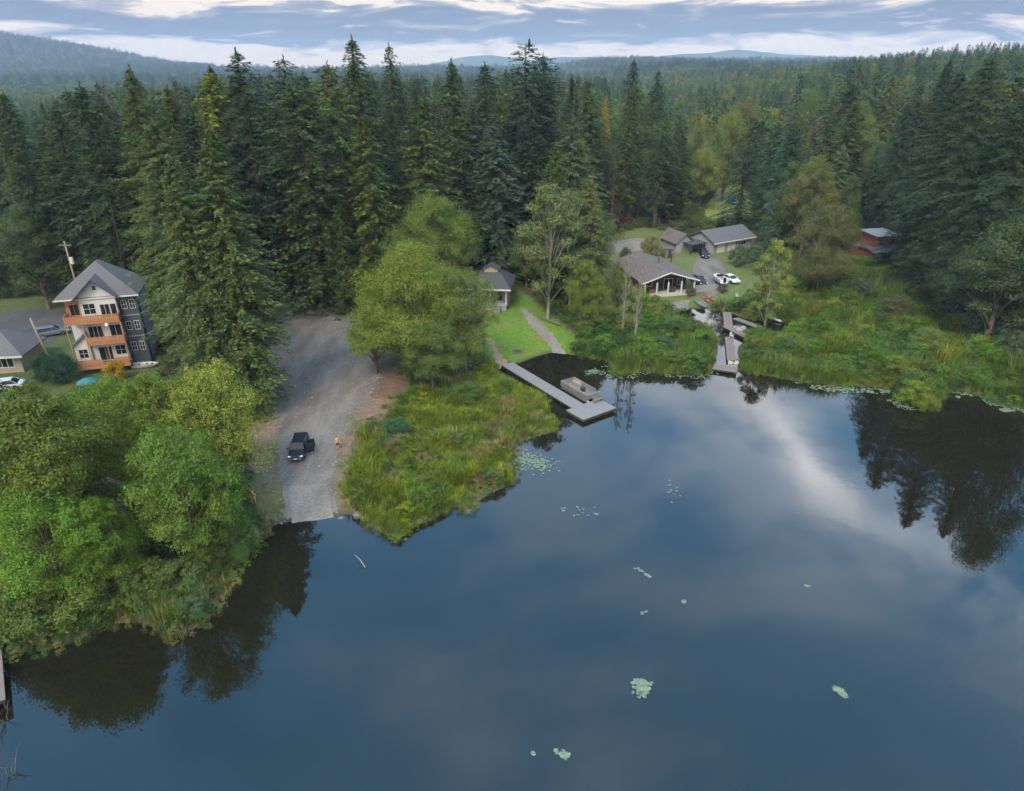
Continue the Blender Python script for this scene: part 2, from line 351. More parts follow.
def gravel(name,c1,c2,s):
    m,nt,N,L,out=newmat(name); b=N.new('ShaderNodeBsdfPrincipled'); b.inputs['Roughness'].default_value=.92; b.inputs['Specular IOR Level'].default_value=.2; L.new(b.outputs[0],out.inputs[0])
    tc=N.new('ShaderNodeTexCoord'); a=N.new('ShaderNodeTexNoise'); a.inputs['Scale'].default_value=.16; a.inputs['Detail'].default_value=7; a.inputs['Roughness'].default_value=.62; a.inputs['Distortion'].default_value=.35; mpp=N.new('ShaderNodeMapping'); mpp.inputs['Scale'].default_value=(2.2,.7,1); mpp.inputs['Rotation'].default_value=(0,0,.06); L.new(tc.outputs['Object'],mpp.inputs[0]); L.new(mpp.outputs[0],a.inputs[0])
    r=N.new('ShaderNodeValToRGB'); r.color_ramp.elements[0].position=.34; r.color_ramp.elements[1].position=.66; r.color_ramp.elements[0].color=(*c1,1); r.color_ramp.elements[1].color=(*c2,1); L.new(a.outputs[0],r.inputs[0])
    g=N.new('ShaderNodeTexNoise'); g.inputs['Scale'].default_value=s; g.inputs['Detail'].default_value=5; g.inputs['Roughness'].default_value=.8; L.new(tc.outputs['Object'],g.inputs[0])
    mr=N.new('ShaderNodeMapRange'); mr.inputs[1].default_value=.3; mr.inputs[2].default_value=.7; mr.inputs['To Min'].default_value=.68; mr.inputs['To Max'].default_value=1.32; L.new(g.outputs[0],mr.inputs[0])
    hs=N.new('ShaderNodeHueSaturation'); L.new(r.outputs[0],hs.inputs['Color']); L.new(mr.outputs[0],hs.inputs['Value']); L.new(hs.outputs[0],b.inputs['Base Color'])
    bp=N.new('ShaderNodeBump'); bp.inputs['Strength'].default_value=.4; bp.inputs['Distance'].default_value=.04; L.new(g.outputs[0],bp.inputs['Height']); L.new(bp.outputs[0],b.inputs['Normal']); return m
M['gravel']=gravel('gravel_material',(.085,.077,.070),(.165,.149,.135),5); M['asphalt']=gravel('asphalt_material',(.045,.048,.052),(.065,.066,.072),4); M['path']=gravel('path_gravel_material',(.13,.12,.105),(.19,.175,.155),4); M['conc']=gravel('concrete_slab_material',(.115,.107,.097),(.18,.168,.153),3); M['patch']=gravel('dark_patch_material',(.085,.079,.075),(.15,.138,.13),4)
sheet('gravel_lot',Z['lot'],M['gravel'],.03)
sheet('road',Z['road'],M['asphalt'],.06,1.8)
sheet('driveway',Z['drive'],M['path'],.06); sheet('gravel_yard',Z['propgravel'],M['gravel'],.07)
sheet('garden_path',poly([(519,311),(524,309),(545,325),(566,345),(572,352),(562,353),(541,334),(526,320)],1.3),M['path'],.05,.6)
sheet('dirt_path',poly([(486,338),(491,337),(512,361),(504,364),(495,354)],1.2),mat('dirt_path_material',(.22,.15,.10),.95,.2,3,.3),.05,.6)
# boat ramp slab with grooves, built as one draped plate
def ramp():
    a,b_,c,d=[G(*q,.7) for q in ((289,486),(327,483),(333,512),(291,519))]
    n=34; v=[];f=[]
    for i in range(n+1):
        t=i/n
        for s in (0,.25,.5,.75,1):
            x=(a[0]*(1-s)+b_[0]*s)*(1-t)+(d[0]*(1-s)+c[0]*s)*t; y=(a[1]*(1-s)+b_[1]*s)*(1-t)+(d[1]*(1-s)+c[1]*s)*t
            v.append((x,y,max(h1(x,y),-.3)+.11-(.02 if i%2 else 0)))
    for i in range(n):
        for j in range(4): f.append((i*5+j,i*5+j+1,i*5+j+6,i*5+j+5))
    v2=[(x,y,z-.3) for x,y,z in v]; N_=len(v); f+=[tuple(q+N_ for q in k[::-1]) for k in f]
    edge=[i*5 for i in range(n+1)]+[n*5+j for j in range(1,5)]+[i*5+4 for i in range(n-1,-1,-1)]+[3,2,1]
    f+=[(edge[i],edge[i-1],edge[i-1]+N_,edge[i]+N_) for i in range(len(edge))]
    tag(link_mesh('boat_ramp',v+v2,f,M['conc']),kind='structure')
ramp()
def blob(cx,cy,rx,ry,n=16,seed=0):
    r=random.Random(seed); return [(cx+rx*math.cos(6.283*i/n)*r.uniform(.75,1.2),cy+ry*math.sin(6.283*i/n)*r.uniform(.75,1.2)) for i in range(n)]
for i,(px,py,rx,ry) in enumerate([(286,411,.9,.8),(318,372,1.3,.9),(330,400,1.0,.6),(346,404,.7,.5)]):
    p=P(px,py); sheet('gravel_patch',blob(p.x,p.y,rx,ry,16,i),M['patch'],.038,.5)
sheet('boat_landing',poly([(663,302),(690,298),(688,306),(662,309)],.8),M['conc'],.08)
# ------------------------------------------------------------------ tree library
def unit(v): return v/np.maximum(np.linalg.norm(v,axis=-1,keepdims=True),1e-9)
def leaves(C,D,Nn,ln,wd):
    """rhombus leaves: centres C, long axis D, normal Nn"""
    D=unit(D); S=unit(np.cross(D,Nn)); ln=ln[:,None]; wd=wd[:,None]
    return np.stack([C-D*ln*.5,C+S*wd*.5-D*ln*.05,C+D*ln*.5,C-S*wd*.5-D*ln*.05],1).reshape(-1,3)
def conifer_mesh(seed,H=36,R=4.6,nb=330,per=34,start=.10,taper=.85,size=1.0,ragged=.35,lean=0):
    r=np.random.default_rng(seed); C=[];D=[];Nn=[];Ls=[];Ws=[]
    ph=r.uniform(0,6.28,4)
    for i in range(nb):
        t=(i+r.random())/nb; t=1-(1-t)**1.0
        z=H*(start+(1-start)*t**.92); a=i*2.399+r.normal(0,.35)
        Lb=R*((1-t)**taper)*(1-.35*max(0,(.18-t)/.18))+.25
        Lb*=(1+ragged*(math.sin(a*1+ph[0]+z*.3)*.35+r.normal(0,.35))); Lb=max(Lb,.3)
        if r.random()<.06: Lb*=1.25
        up=.28*t-.12+ r.normal(0,.06); droop=.10+.16*(1-t)
        n=max(4,int(per*(.25+.75*Lb/R))); s=np.sort(r.random(n)**.75)*.95+.05
        rr=s*Lb; zz=z+up*rr-droop*rr*s*1.2
        side=r.choice([-1,1],n)*r.uniform(.05,.42,n)*(rr*.55+.25)*(1.15-s*.75)
        ca,sa=math.cos(a),math.sin(a)
        C.append(np.stack([ca*rr-sa*side,sa*rr+ca*side,zz-np.abs(side)*.25+r.normal(0,.10,n)],1))
        d=np.stack([ca-sa*np.sign(side)*.8,sa+ca*np.sign(side)*.8,-.28+r.normal(0,.25,n)],1); D.append(d)
        Nn.append(np.stack([r.normal(0,.35,n)+ca*.35,r.normal(0,.35,n)+sa*.35,np.ones(n)],1)); 
        Ls.append(size*r.uniform(.55,1.05,n)*(.65+.35*(1-t))); Ws.append(size*r.uniform(.20,.38,n)*(.7+.3*(1-t)))
    # leader
    n=14; zz=H+np.linspace(-.8,.7,n); C.append(np.stack([r.normal(0,.06,n),r.normal(0,.06,n),zz],1)); D.append(np.stack([r.normal(0,.5,n),r.normal(0,.5,n),np.ones(n)],1)); Nn.append(r.normal(0,1,(n,3))); Ls.append(np.full(n,.7)); Ws.append(np.full(n,.16))
    C=np.concatenate(C); C[:,0]+=lean*C[:,2]
    V=leaves(C,np.concatenate(D),np.concatenate(Nn),np.concatenate(Ls),np.concatenate(Ws))
    return V
def conifer(seed,H=36,**k):
    V=conifer_mesh(seed,H,**k); cr=np_mesh('crown',V,4,M['needle'])
    r=random.Random(seed); mb=MB(); rb=.012*H+.08
    mb.path([(0,0,-1.0),(0,0,.3),(r.uniform(-.1,.1),r.uniform(-.1,.1),H*.3),(0,0,H*.65),(0,0,H+.2)],[rb*1.35,rb*1.05,rb*.8,rb*.45,.03],8)
    for i in range(26):
        z=H*(.06+.55*i/26); a=r.uniform(0,6.28); l=r.uniform(1.0,2.6); mb.path([(0,0,z),(math.cos(a)*l*.5,math.sin(a)*l*.5,z+.05),(math.cos(a)*l,math.sin(a)*l,z-.25)],[.06,.04,.012],4)
    tmp=mb.build('trunk',M['bark'],smooth=True); tr=tmp.data; bpy.data.objects.remove(tmp)
    return cr,tr,H
def decid(seed,H=15,R=5.5,nleaf=15000,size=.3,lobes=22,base=.18,bark='bark',sparse=0,gap=.0,tall=1.0,fork=1):
    r=np.random.default_rng(seed); rr=random.Random(seed); mb=MB()
    rb=(.018*H+.06)*(.5 if bark=='pale_bark' else 1)
    top=H*.72
    mid=Vector((rr.uniform(-.4,.4),rr.uniform(-.4,.4),H*.35))
    mb.path([(0,0,-.8),(0,0,.2),tuple(mid*.5),tuple(mid),(mid.x*1.5,mid.y*1.5,top),(mid.x*1.6,mid.y*1.6,H*.93)],[rb*1.4,rb*1.05,rb*.85,rb*.65,rb*.25,.02],9)
    L=[];
    for i in range(lobes):
        t=(i+.5)/lobes; a=i*2.399+rr.uniform(-.5,.5); z=H*(base+.10+(.86-base)*t**.9)
        prof=math.sin(math.pi*min(1,.14+.80*t**.85))**.8
        rad_=R*prof*rr.uniform(.35,.92); c=np.array([math.cos(a)*rad_,math.sin(a)*rad_,z]); s=R*rr.uniform(.20,.44)*(.65+.5*prof)
        L.append((c,s)); zb=H*(base*.6+.5*t)
        st=Vector((mid.x*zb/(H*.35)*.8 if zb<H*.35 else mid.x,mid.y if zb>H*.35 else mid.y*.8,zb)); e=Vector(c)
        m_=st.lerp(e,.5)+Vector((0,0,.3)); mb.path([st,m_,e],[rb*.38*(1.1-t*.6),rb*.22,.025],5)
        for q in range(3):
            a2=rr.uniform(0,6.28); mb.path([m_.lerp(e,.5),e+Vector((math.cos(a2)*s*.6,math.sin(a2)*s*.6,rr.uniform(0,.6)*s))],[.05,.012],4)
    L.append((np.array([mid.x*1.6,mid.y*1.6,H*.86]),R*.36))
    tmp=mb.build('trunk',M[bark],smooth=True); tr=tmp.data; bpy.data.objects.remove(tmp)
    w=np.array([s*s for c,s in L]); w/=w.sum(); ids=r.choice(len(L),nleaf,p=w)
    cen=np.array([c for c,s in L])[ids]; ss=np.array([s for c,s in L])[ids]
    d=unit(r.normal(0,1,(nleaf,3))); d[:,2]=np.where(d[:,2]<-.25,d[:,2]*-.7,d[:,2]); d=unit(d)
    # sub clusters so that the outline breaks into twigs
    nc=46; tw=unit(r.normal(0,1,(len(L),nc,3))); tw[:,:,2]=np.abs(tw[:,:,2])*1.0-.22; tw=unit(tw); k=r.integers(0,nc,nleaf); dd=tw[ids,k]
    tr_=r.uniform(.55,1.18,(len(L),nc))[ids,k]
    rad2=ss*tr_*(.55+.45*r.random(nleaf)**.5)
    C=cen+dd*rad2[:,None]*np.array([1,1,.78*tall])+r.normal(0,1,(nleaf,3))*(ss*.13)[:,None]
    Nn=unit(dd+r.normal(0,.55,(nleaf,3))+np.array([0,0,.45])); D=unit(np.cross(Nn,r.normal(0,1,(nleaf,3))))
    V=leaves(C,D,Nn,size*r.uniform(.6,1.3,nleaf),size*r.uniform(.4,.75,nleaf))
    return np_mesh('crown',V,4,M['leaf']),tr,H
LIB={}
LIB['fir']=[conifer(11,36,R=5.4,nb=430,per=44,start=.07,taper=.72),conifer(12,36,R=5.6,nb=400,per=46,start=.08,ragged=.5,taper=.62),conifer(13,36,R=4.9,nb=430,per=40,start=.12,taper=.6),conifer(14,36,R=5.2,nb=370,per=42,start=.14,ragged=.6,taper=.52),conifer(17,36,R=5.6,nb=230,per=44,start=.2,ragged=.85,taper=.45,lean=.02),conifer(18,36,R=6.2,nb=420,per=44,start=.05,ragged=.55,taper=.38),conifer(19,36,R=3.9,nb=380,per=36,start=.1,taper=.8,ragged=.45,lean=-.015)]
LIB['cedar']=[conifer(21,30,R=5.6,nb=460,per=44,start=.03,taper=.65,ragged=.35),conifer(22,30,R=5.0,nb=440,per=42,start=.05,taper=.5,ragged=.5),conifer(23,30,R=5.4,nb=440,per=42,start=.04,taper=.42,ragged=.55)]
LIB['deadfir']=[conifer(31,30,R=2.8,nb=170,per=14,start=.15,ragged=.7,size=.8)]
LIB['alder']=[decid(41,15,5.2,34000,.21),decid(42,15,5.6,36000,.20,lobes=30),decid(43,15,4.8,30000,.21,lobes=22,base=.12),decid(44,15,5.4,34000,.20,lobes=36,base=.1)]
LIB['maple']=[decid(51,20,8.2,60000,.24,lobes=40,base=.06),decid(52,20,7.2,50000,.24,lobes=36,base=.08)]
LIB['birch']=[decid(61,18,3.6,13000,.27,lobes=26,base=.12,bark='pale_bark'),decid(62,16,3.6,14000,.26,lobes=24,base=.05,bark='pale_bark')]
LIB['barebirch']=[decid(63,18,2.6,1300,.24,lobes=16,base=.2,bark='pale_bark')]
LIB['shrub']=[decid(71,3,1.7,9000,.115,lobes=16,base=.0),decid(72,3,2.0,10000,.115,lobes=18,base=.0)]
LIB['bigfir']=[conifer(15,36,R=5.8,nb=620,per=105,start=.05,taper=.66,size=.62,ragged=.4),conifer(16,36,R=5.5,nb=600,per=100,start=.06,taper=.6,size=.62,ragged=.5)]
LIB['bigcedar']=[conifer(24,38,R=8.2,nb=720,per=135,start=.03,taper=.5,size=.62,ragged=.5),conifer(25,38,R=7.6,nb=680,per=130,start=.04,taper=.62,size=.62,ragged=.55)]
KNAME={'bigfir':'fir_tree','bigcedar':'cedar_tree','fir':'fir_tree','cedar':'cedar_tree','deadfir':'dead_conifer','alder':'alder_tree','maple':'maple_tree','birch':'birch_tree','barebirch':'birch_tree','shrub':'shrub'}
KCAT={'bigfir':'conifer','bigcedar':'conifer','fir':'conifer','cedar':'conifer','deadfir':'conifer','alder':'tree','maple':'tree','birch':'tree','barebirch':'tree','shrub':'shrub'}
TREES=[]; LF=1.45
def add_tree(kind,x,y,H,wid=1.0,color=(.05,.07,.03),label='',group=None,var=None,z=None):
    lib=LIB[kind]; i=random.randrange(len(lib)) if var is None else var%len(lib); cr,tr,H0=lib[i]
    z=h1(x,y) if z is None else z
    s=H/H0
    root=empty(KNAME[kind],(x,y,z),random.uniform(0,6.28),label,KCAT[kind],group); root.scale=(s*wid,s*wid,s); root.rotation_euler=(random.gauss(0,.018),random.gauss(0,.018),random.uniform(0,6.28))
    t=bpy.data.objects.new('trunk',tr); COL.objects.link(t); t.parent=root
    c=bpy.data.objects.new('crown',cr); COL.objects.link(c); c.parent=root; c.color=(*[min(v*LF,.5) for v in color],1)
    TREES.append((x,y,wid*s*H0*.12)); return root
def tree_top(kind,px,py,Yd,**k):
    """tree standing Yd metres ahead whose tip is seen at a pixel"""
    d=ray(px,py); t=Yd/d[1]; x=d[0]*t; zt=CH+d[2]*t; z=h1(x,Yd); return add_tree(kind,x,Yd,max(zt-z,3),z=z,**k)
FG=(.036,.052,.021); FG2=(.050,.068,.025); FB=(.026,.039,.023); CE=(.049,.064,.021)
AL=(.072,.108,.027); AL2=(.092,.124,.030); OL=(.095,.115,.035); WI=(.115,.135,.055)
exec_trees=[
 # left bank alders
 ('alder',20,395,50,1.05,AL,'broad bright green alder at the left edge of the photo, crown cut by the frame'),
 ('alder',95,382,61,1.0,AL,'alder just below the teal umbrella, with a rounded crown'),
 ('alder',150,372,59,.95,AL2,'tallest pale green alder at the back of the left bank stand, right of the umbrella'),
 ('alder',196,366,60,.92,(.10,.13,.036),'alder touching the big light green fir at the corner of the gravel lot'),
 ('alder',214,402,60,.7,(.09,.125,.04),'alder on the right flank of the bank stand, beside the grass verge'),
 ('alder',55,430,54,1.0,AL,'leafy alder in the second row of the left bank, behind the frame-cut one'),
 ('alder',125,430,56,1.0,(.08,.13,.035),'alder in the middle of the left bank stand with a dense dark green crown'),
 ('alder',25,485,45,.95,(.075,.125,.03),'alder low on the left shore, branches over the water by the wooden pier'),
 ('alder',90,500,46,.95,(.08,.13,.028),'alder at the water edge with the deepest reflection in the lake'),
 ('alder',175,462,53,.72,(.10,.155,.035),'slim bright alder with a visible trunk at the front right of the bank'),
 ('alder',214,452,52,.62,(.07,.11,.03),'upright alder at the water edge, second from the seated person in red'),
 ('alder',165,425,50,.8,(.065,.10,.027),'tall alder over the darkest reflection on the left bank'),
 ('alder',200,490,53,.62,(.07,.12,.04),'short alder nearest the seated person in red, on the right end of the bank'),
 ('alder',-50,430,52,1.0,AL,'alder mostly outside the left edge of the photo'),
 # centre clump by the lot
 ('maple',402,243,94,1.0,(.108,.135,.035),'largest yellow green maple right of the gravel lot, tallest of its clump'),
 ('maple',462,268,95,.86,(.082,.115,.038),'grey green maple on the right of the clump, leaves over the lawn'),
 ('alder',368,290,92,1.15,(.092,.125,.034),'low spreading tree on the left side of the clump, over the gravel lot'),
 ('alder',430,322,87,1.25,(.065,.095,.03),'lower front tree of the clump, standing at the edge of the marsh'),
 ('maple',434,196,124,.85,(.085,.122,.036),'rounded light green tree behind the big maple clump'),
 ('alder',398,226,120,.8,(.062,.092,.03),'smaller round tree tucked behind the left of the maple clump'),
 # by the lawn
 ('birch',551,178,116,1.1,(.085,.105,.045),'tall thin birch with pale forked trunk beside the lawn path'),
 ('birch',574,190,124,1.15,(.07,.095,.04),'grey green birch just right of the pale forked trunk'),
 ('alder',585,258,112,.8,AL2,'yellow green tree in front of the birches, right of the lawn path'),
 ('alder',527,222,134,.7,(.06,.09,.035),'dark leafy tree behind the lawn, just right of the small cabin'),
 ('barebirch',628,250,106,.6,(.12,.125,.07),'thin almost bare pale birch rising from the reeds in front of the lakeside house'),
 ('barebirch',641,262,103,.6,(.12,.125,.07),'second thin pale birch in the reeds, right of the nearly bare one'),
 ('alder',602,285,110,.7,OL,'olive bushy tree left of the lakeside house at the marsh edge'),
 # right side
 ('birch',780,237,117,.95,(.12,.15,.05),'light green birch with a pale trunk at the right end of the yard'),
 ('maple',833,205,132,.95,(.075,.078,.032),'round olive brown tree left of the red house'),
 ('fir',775,188,147,1.0,(.05,.075,.045),'short blue green fir standing between the barn and the olive round tree'),
 ('cedar',842,146,170,1.3,(.075,.10,.055),'pale grey green broad conifer above the olive brown tree'),
 ('alder',733,112,225,.75,(.095,.12,.038),'bright yellow green tree behind the small field, tallest of three'),
 ('alder',701,124,220,.65,(.09,.115,.042),'pale tree left of the tallest yellow green one behind the field'),
 ('alder',706,148,212,.9,(.12,.14,.045),'light round tree in front of the yellow green ones, by the utility pole'),
 ('cedar',608,96,205,.45,(.15,.125,.035),'narrow golden yellow tree in the middle of the dark forest'),
 ('deadfir',617,140,182,1.3,(.058,.043,.032),'reddish brown dying conifer behind the lakeside houses'),
 ('deadfir',683,108,240,1.4,(.10,.075,.06),'tall grey brown bare conifer on the forest skyline'),
 ('cedar',205,74,128,1.15,(.085,.10,.028),'yellow green broad conifer left of the two darkest tall firs'),
 ('fir',240,53,126,1.22,FB,'very tall dark fir with pointed top behind the gravel lot, left of a pair'),
 ('fir',269,60,130,1.22,FB,'very tall dark fir behind the gravel lot, right of a pair'),
 ('bigfir',201,131,81,1.25,(.058,.080,.032),'big light green fir at the left corner of the gravel lot'),
 ('bigfir',153,124,92,1.2,(.055,.076,.032),'big light green fir directly right of the white three-storey house'),
 ('bigfir',178,160,80,1.15,(.055,.076,.032),'medium fir between the two big light green firs beside the white house'),
 ('bigfir',123,70,116,1.05,FG2,'tall broad fir behind the right side of the white three-storey house'),
 ('fir',355,41,140,1.22,FG,'tallest fir of the group straight behind the far end of the gravel lot'),
 ('fir',386,47,150,.8,FG,'fir with a thin dark tip just right of the tallest one behind the lot'),
 ('fir',330,66,128,1.28,FG2,'fir in the row at the back of the lot, left of the tallest'),
 ('fir',298,86,124,1.34,FG,'dense dark fir at the back left corner of the lot'),
 ('cedar',362,118,123,1.0,CE,'green cedar at the back right of the gravel lot'),
 ('cedar',336,205,120,1.0,FG,'low dark conifer closing the far end of the gravel lot'),
 ('fir',420,98,134,1.46,FG2,'broad fir above the rounded light green tree'),
 ('cedar',455,64,150,1.1,FG,'conifer with a fine pointed top on the skyline, left of the darkest trees'),
 ('fir',491,66,160,1.34,FB,'dark blue green fir left of the highest fir in the middle'),
 ('fir',524,44,165,1.34,FB,'highest dark fir in the middle of the photo'),
 ('fir',545,57,172,1.34,FB,'dark fir right behind the highest middle one'),
 ('cedar',501,125,142,1.25,(.042,.062,.040),'broad grey green cedar standing behind the small cabin'),
 ('cedar',577,118,156,1.15,(.055,.078,.038),'olive green cedar behind the birches of the lawn'),
 ('fir',592,82,178,1.1,FG2,'green fir left of the golden yellow tree'),
 ('fir',634,62,230,1.1,FB,'dark fir tip standing over the skyline right of the golden tree'),
 ('fir',655,72,225,1.0,FB,'slim dark fir tip, second right of the golden tree'),
 ('fir',664,112,190,1.2,FG,'dark green fir above the small whitewashed shed'),
 ('fir',752,118,185,1.2,FB,'dark fir right of the field with the blue car'),
 ('cedar',795,130,172,1.1,FB,'dark drooping cedar behind the grey barn'),
 ('bigcedar',957,72,140,1.0,(.030,.044,.024),'huge dark spreading conifer right of the red house'),
 ('bigcedar',995,60,130,1.0,(.034,.049,.025),'huge dark conifer near the right edge, second from the frame'),
 ('bigcedar',1040,52,118,1.0,(.028,.042,.024),'huge conifer cut by the right edge of the photo'),
 ('bigcedar',912,105,166,.8,FB,'dark conifer towering over the red house'),
 ('alder',968,232,119,1.0,(.040,.058,.025),'leafy dark tree at the marsh edge under the huge conifers'),
 ('alder',1026,215,103,1.1,(.042,.060,.026),'leafy tree at the right frame edge overhanging the marsh'),
 ('bigcedar',1085,110,104,.9,(.035,.052,.03),'tall leafy tree just outside the right frame edge'),
 ('alder',932,232,131,.85,(.05,.068,.028),'round dark tree at the marsh edge right of the red house'),
 ('alder',596,206,134,.85,(.07,.092,.035),'olive broadleaf tree between the birches and the driveway'),
 ('alder',617,262,121,.55,(.085,.10,.036),'small olive tree screening the left side of the lakeside house'),
 ('alder',640,176,200,.7,(.075,.10,.036),'leafy tree at the forest edge above the driveway'),
 ('alder',690,200,182,.65,(.045,.07,.028),'dark leafy tree behind the whitewashed shed'),
 ('maple',880,150,185,.7,(.06,.085,.036),'grey green broadleaf tree high above the red house'),
 ('maple',1135,88,100,.45,(.036,.052,.024),'tall dark leafy tree reaching in over the right edge of the photo'),
 ('fir',8,95,128,1.3,(.03,.045,.02),'fir at the left edge of the photo, behind the road'),
 ('fir',48,110,124,1.3,(.025,.038,.018),'dark fir behind the road, second from the left edge'),
 ('cedar',85,88,122,1.2,(.025,.038,.018),'dark conifer behind the utility pole with the transformer'),
 ('alder',18,205,122,1.0,(.042,.064,.025),'round dark green tree over the grass beside the road at the left edge'),
 ('fir',95,150,114,1.0,(.028,.042,.02),'dark conifer directly behind the roof of the white three-storey house'),
]
for i,(kind,px,py,Yd,w_,c,lab) in enumerate(exec_trees):
    if Yd<70: f_=[.82,1.12,.95,1.25,.88,1.05,.78,1.18][i%8]; c=(c[0]*f_*(1.12 if i%3==0 else .95),c[1]*f_,c[2]*f_)
    tree_top(kind,px,py,Yd,wid=w_,color=c,label=lab,var=i)
# ------------------------------------------------------------------ forest
skx=[-400,0,60,100,125,180,240,300,355,400,470,520,560,630,700,760,800,850,900,950,1000,1100,1500]
sky=[110,106,104,92,78,82,66,74,60,70,72,62,68,76,80,78,64,54,47,41,38,38,38]
Z['clump']=poly([(385,335),(385,272),(500,262),(535,285),(520,330)],2)
CLEAR=['clump','lotbare','lawn','resid','prop','field','redh','marsh','pen','bank']
def jgrid(x0,x1,y0,y1,s,r):
    xs,ys=np.meshgrid(np.arange(x0,x1,s),np.arange(y0,y1,s)); xs=xs+r.uniform(-.46,.46,xs.shape)*s; ys=ys+r.uniform(-.46,.46,ys.shape)*s
    return xs.ravel(),ys.ravel()
r=np.random.default_rng(5)
parts=[jgrid(-480,560,45,560,7.4,r),jgrid(-1150,1150,560,1200,10.5,r),jgrid(-3300,3300,1200,4100,19,r)]
sp=np.concatenate([np.full(len(p[0]),s) for p,s in zip(parts,(6.6,10.5,21))])
fx=np.concatenate([p[0] for p in parts]); fy=np.concatenate([p[1] for p in parts])
k=np.abs(fx)<.80*fy+22; fx,fy,sp=fx[k],fy[k],sp[k]
k=-sd(fx,fy,LP)>4; fx,fy,sp=fx[k],fy[k],sp[k]
nearm=np.hypot(fx,fy)<420
ok=np.ones(len(fx),bool)
for z in CLEAR: ok&=~(nearm&(sd(fx,fy,Z[z])>-2.0))
ok&=~((fy<100)&(fx>-105)&(fx<120)&(fx>-52))  # open shore in front
ok&=~((fy<75))
TA=np.array([t[:2] for t in TREES])
dm=np.min(np.hypot(fx[:,None]-TA[None,:,0],fy[:,None]-TA[None,:,1]),axis=1) if len(fx)<60000 else None
ok&=dm>4.2
fx,fy,sp=fx[ok],fy[ok],sp[ok]
fz=hfun(fx,fy); depth=fy*cP+(CH-fz)*sP; px=512+F*fx/depth
hh=r.uniform(19,40,len(fx))*(.80+.4*vnoise(fx,fy,40,44))
dec=(vnoise(fx,fy,30,45)*.6+r.random(len(fx))*.4)>(.66-.15*((fx>25)&(fx<200)))
dec&=~((fx>-60)&(fx<20)&(fy<190))
hh=np.where(dec,hh*.72,hh)
# skyline: nearer trees stay below the tree line of the place
skp=np.interp(px,skx,sky)+r.exponential(15,len(fx))+2
a=395.5-skp; cap=CH+(-sP*F+cP*a)*fy/(cP*F+sP*a)-fz
low_=(px>650)&(px<800)&(fy<265); skp2=118+r.exponential(12,len(fx)); a2_=395.5-skp2; cap2=CH+(-sP*F+cP*a2_)*fy/(cP*F+sP*a2_)-fz; cap=np.where(low_,np.minimum(cap,cap2),cap)
hh=np.where(fy>300,hh*.80,hh); hh=np.where(fy<1200,np.minimum(hh,cap),hh); hh=np.maximum(hh,13)
hh=np.where(sp>15,hh*.8,hh)
order=np.argsort(-(hh*1.0+6)/np.hypot(fy,fx*.8))
infr=(px>-25)&(px<1049)
ind=[];indd=[]; rest=[]
nfir=sum(1 for t in exec_trees if t[0] in('fir','cedar')); 
for i in order:
    if infr[i] and not dec[i] and len(ind)<225: ind.append(i)
    elif infr[i] and dec[i] and len(indd)<90: indd.append(i)
    else: rest.append(i)
def zone_label(x,y,pxx,dc):
    if pxx<170: a='behind the white house and road'; g='left forest'
    elif pxx<400: a='beyond the gravel lot'; g='forest behind the lot'
    elif pxx<600: a='behind the small cabin and lawn'; g='forest behind the cabin'
    elif pxx<780: a='behind the grey barn and field'; g='forest behind the houses'
    else: a='on the hillside above the red house'; g='forest on the right hillside'
    return ('leafy tree mixed into the conifers ' if dc else 'conifer in the dense forest ')+a, ('leafy trees of the ' if dc else 'conifers of the ')+g
for i in ind:
    q=random.random(); c=random.choice([FG,FG2,FB,CE,FG,(.06,.085,.038),(.07,.08,.03)]); f=random.uniform(.6,1.3); c=tuple(v*f for v in c)
    lab,gr=zone_label(fx[i],fy[i],px[i],False); kd='cedar' if q<.3 else 'fir'
    if q>.965: kd='deadfir'; c=(.06,.05,.04)
    wn={'cedar':'broad conifer','fir':'pointed fir','deadfir':'thin grey brown dead conifer'}[kd]; lab=lab.replace('conifer',wn); gr=gr.replace('conifers',wn+'s')
    add_tree(kd,float(fx[i]),float(fy[i]),float(hh[i]),wid=random.uniform(.95,1.4),color=c,label=lab,group=gr,z=float(fz[i]))
for i in indd:
    c=random.choice([(.06,.09,.03),(.075,.10,.032),(.05,.08,.03),(.085,.09,.032),(.10,.085,.03)])
    lab,gr=zone_label(fx[i],fy[i],px[i],True)
    add_tree('alder',float(fx[i]),float(fy[i]),float(hh[i]),wid=random.uniform(.55,.8),color=c,label=lab,group=gr,z=float(fz[i]))
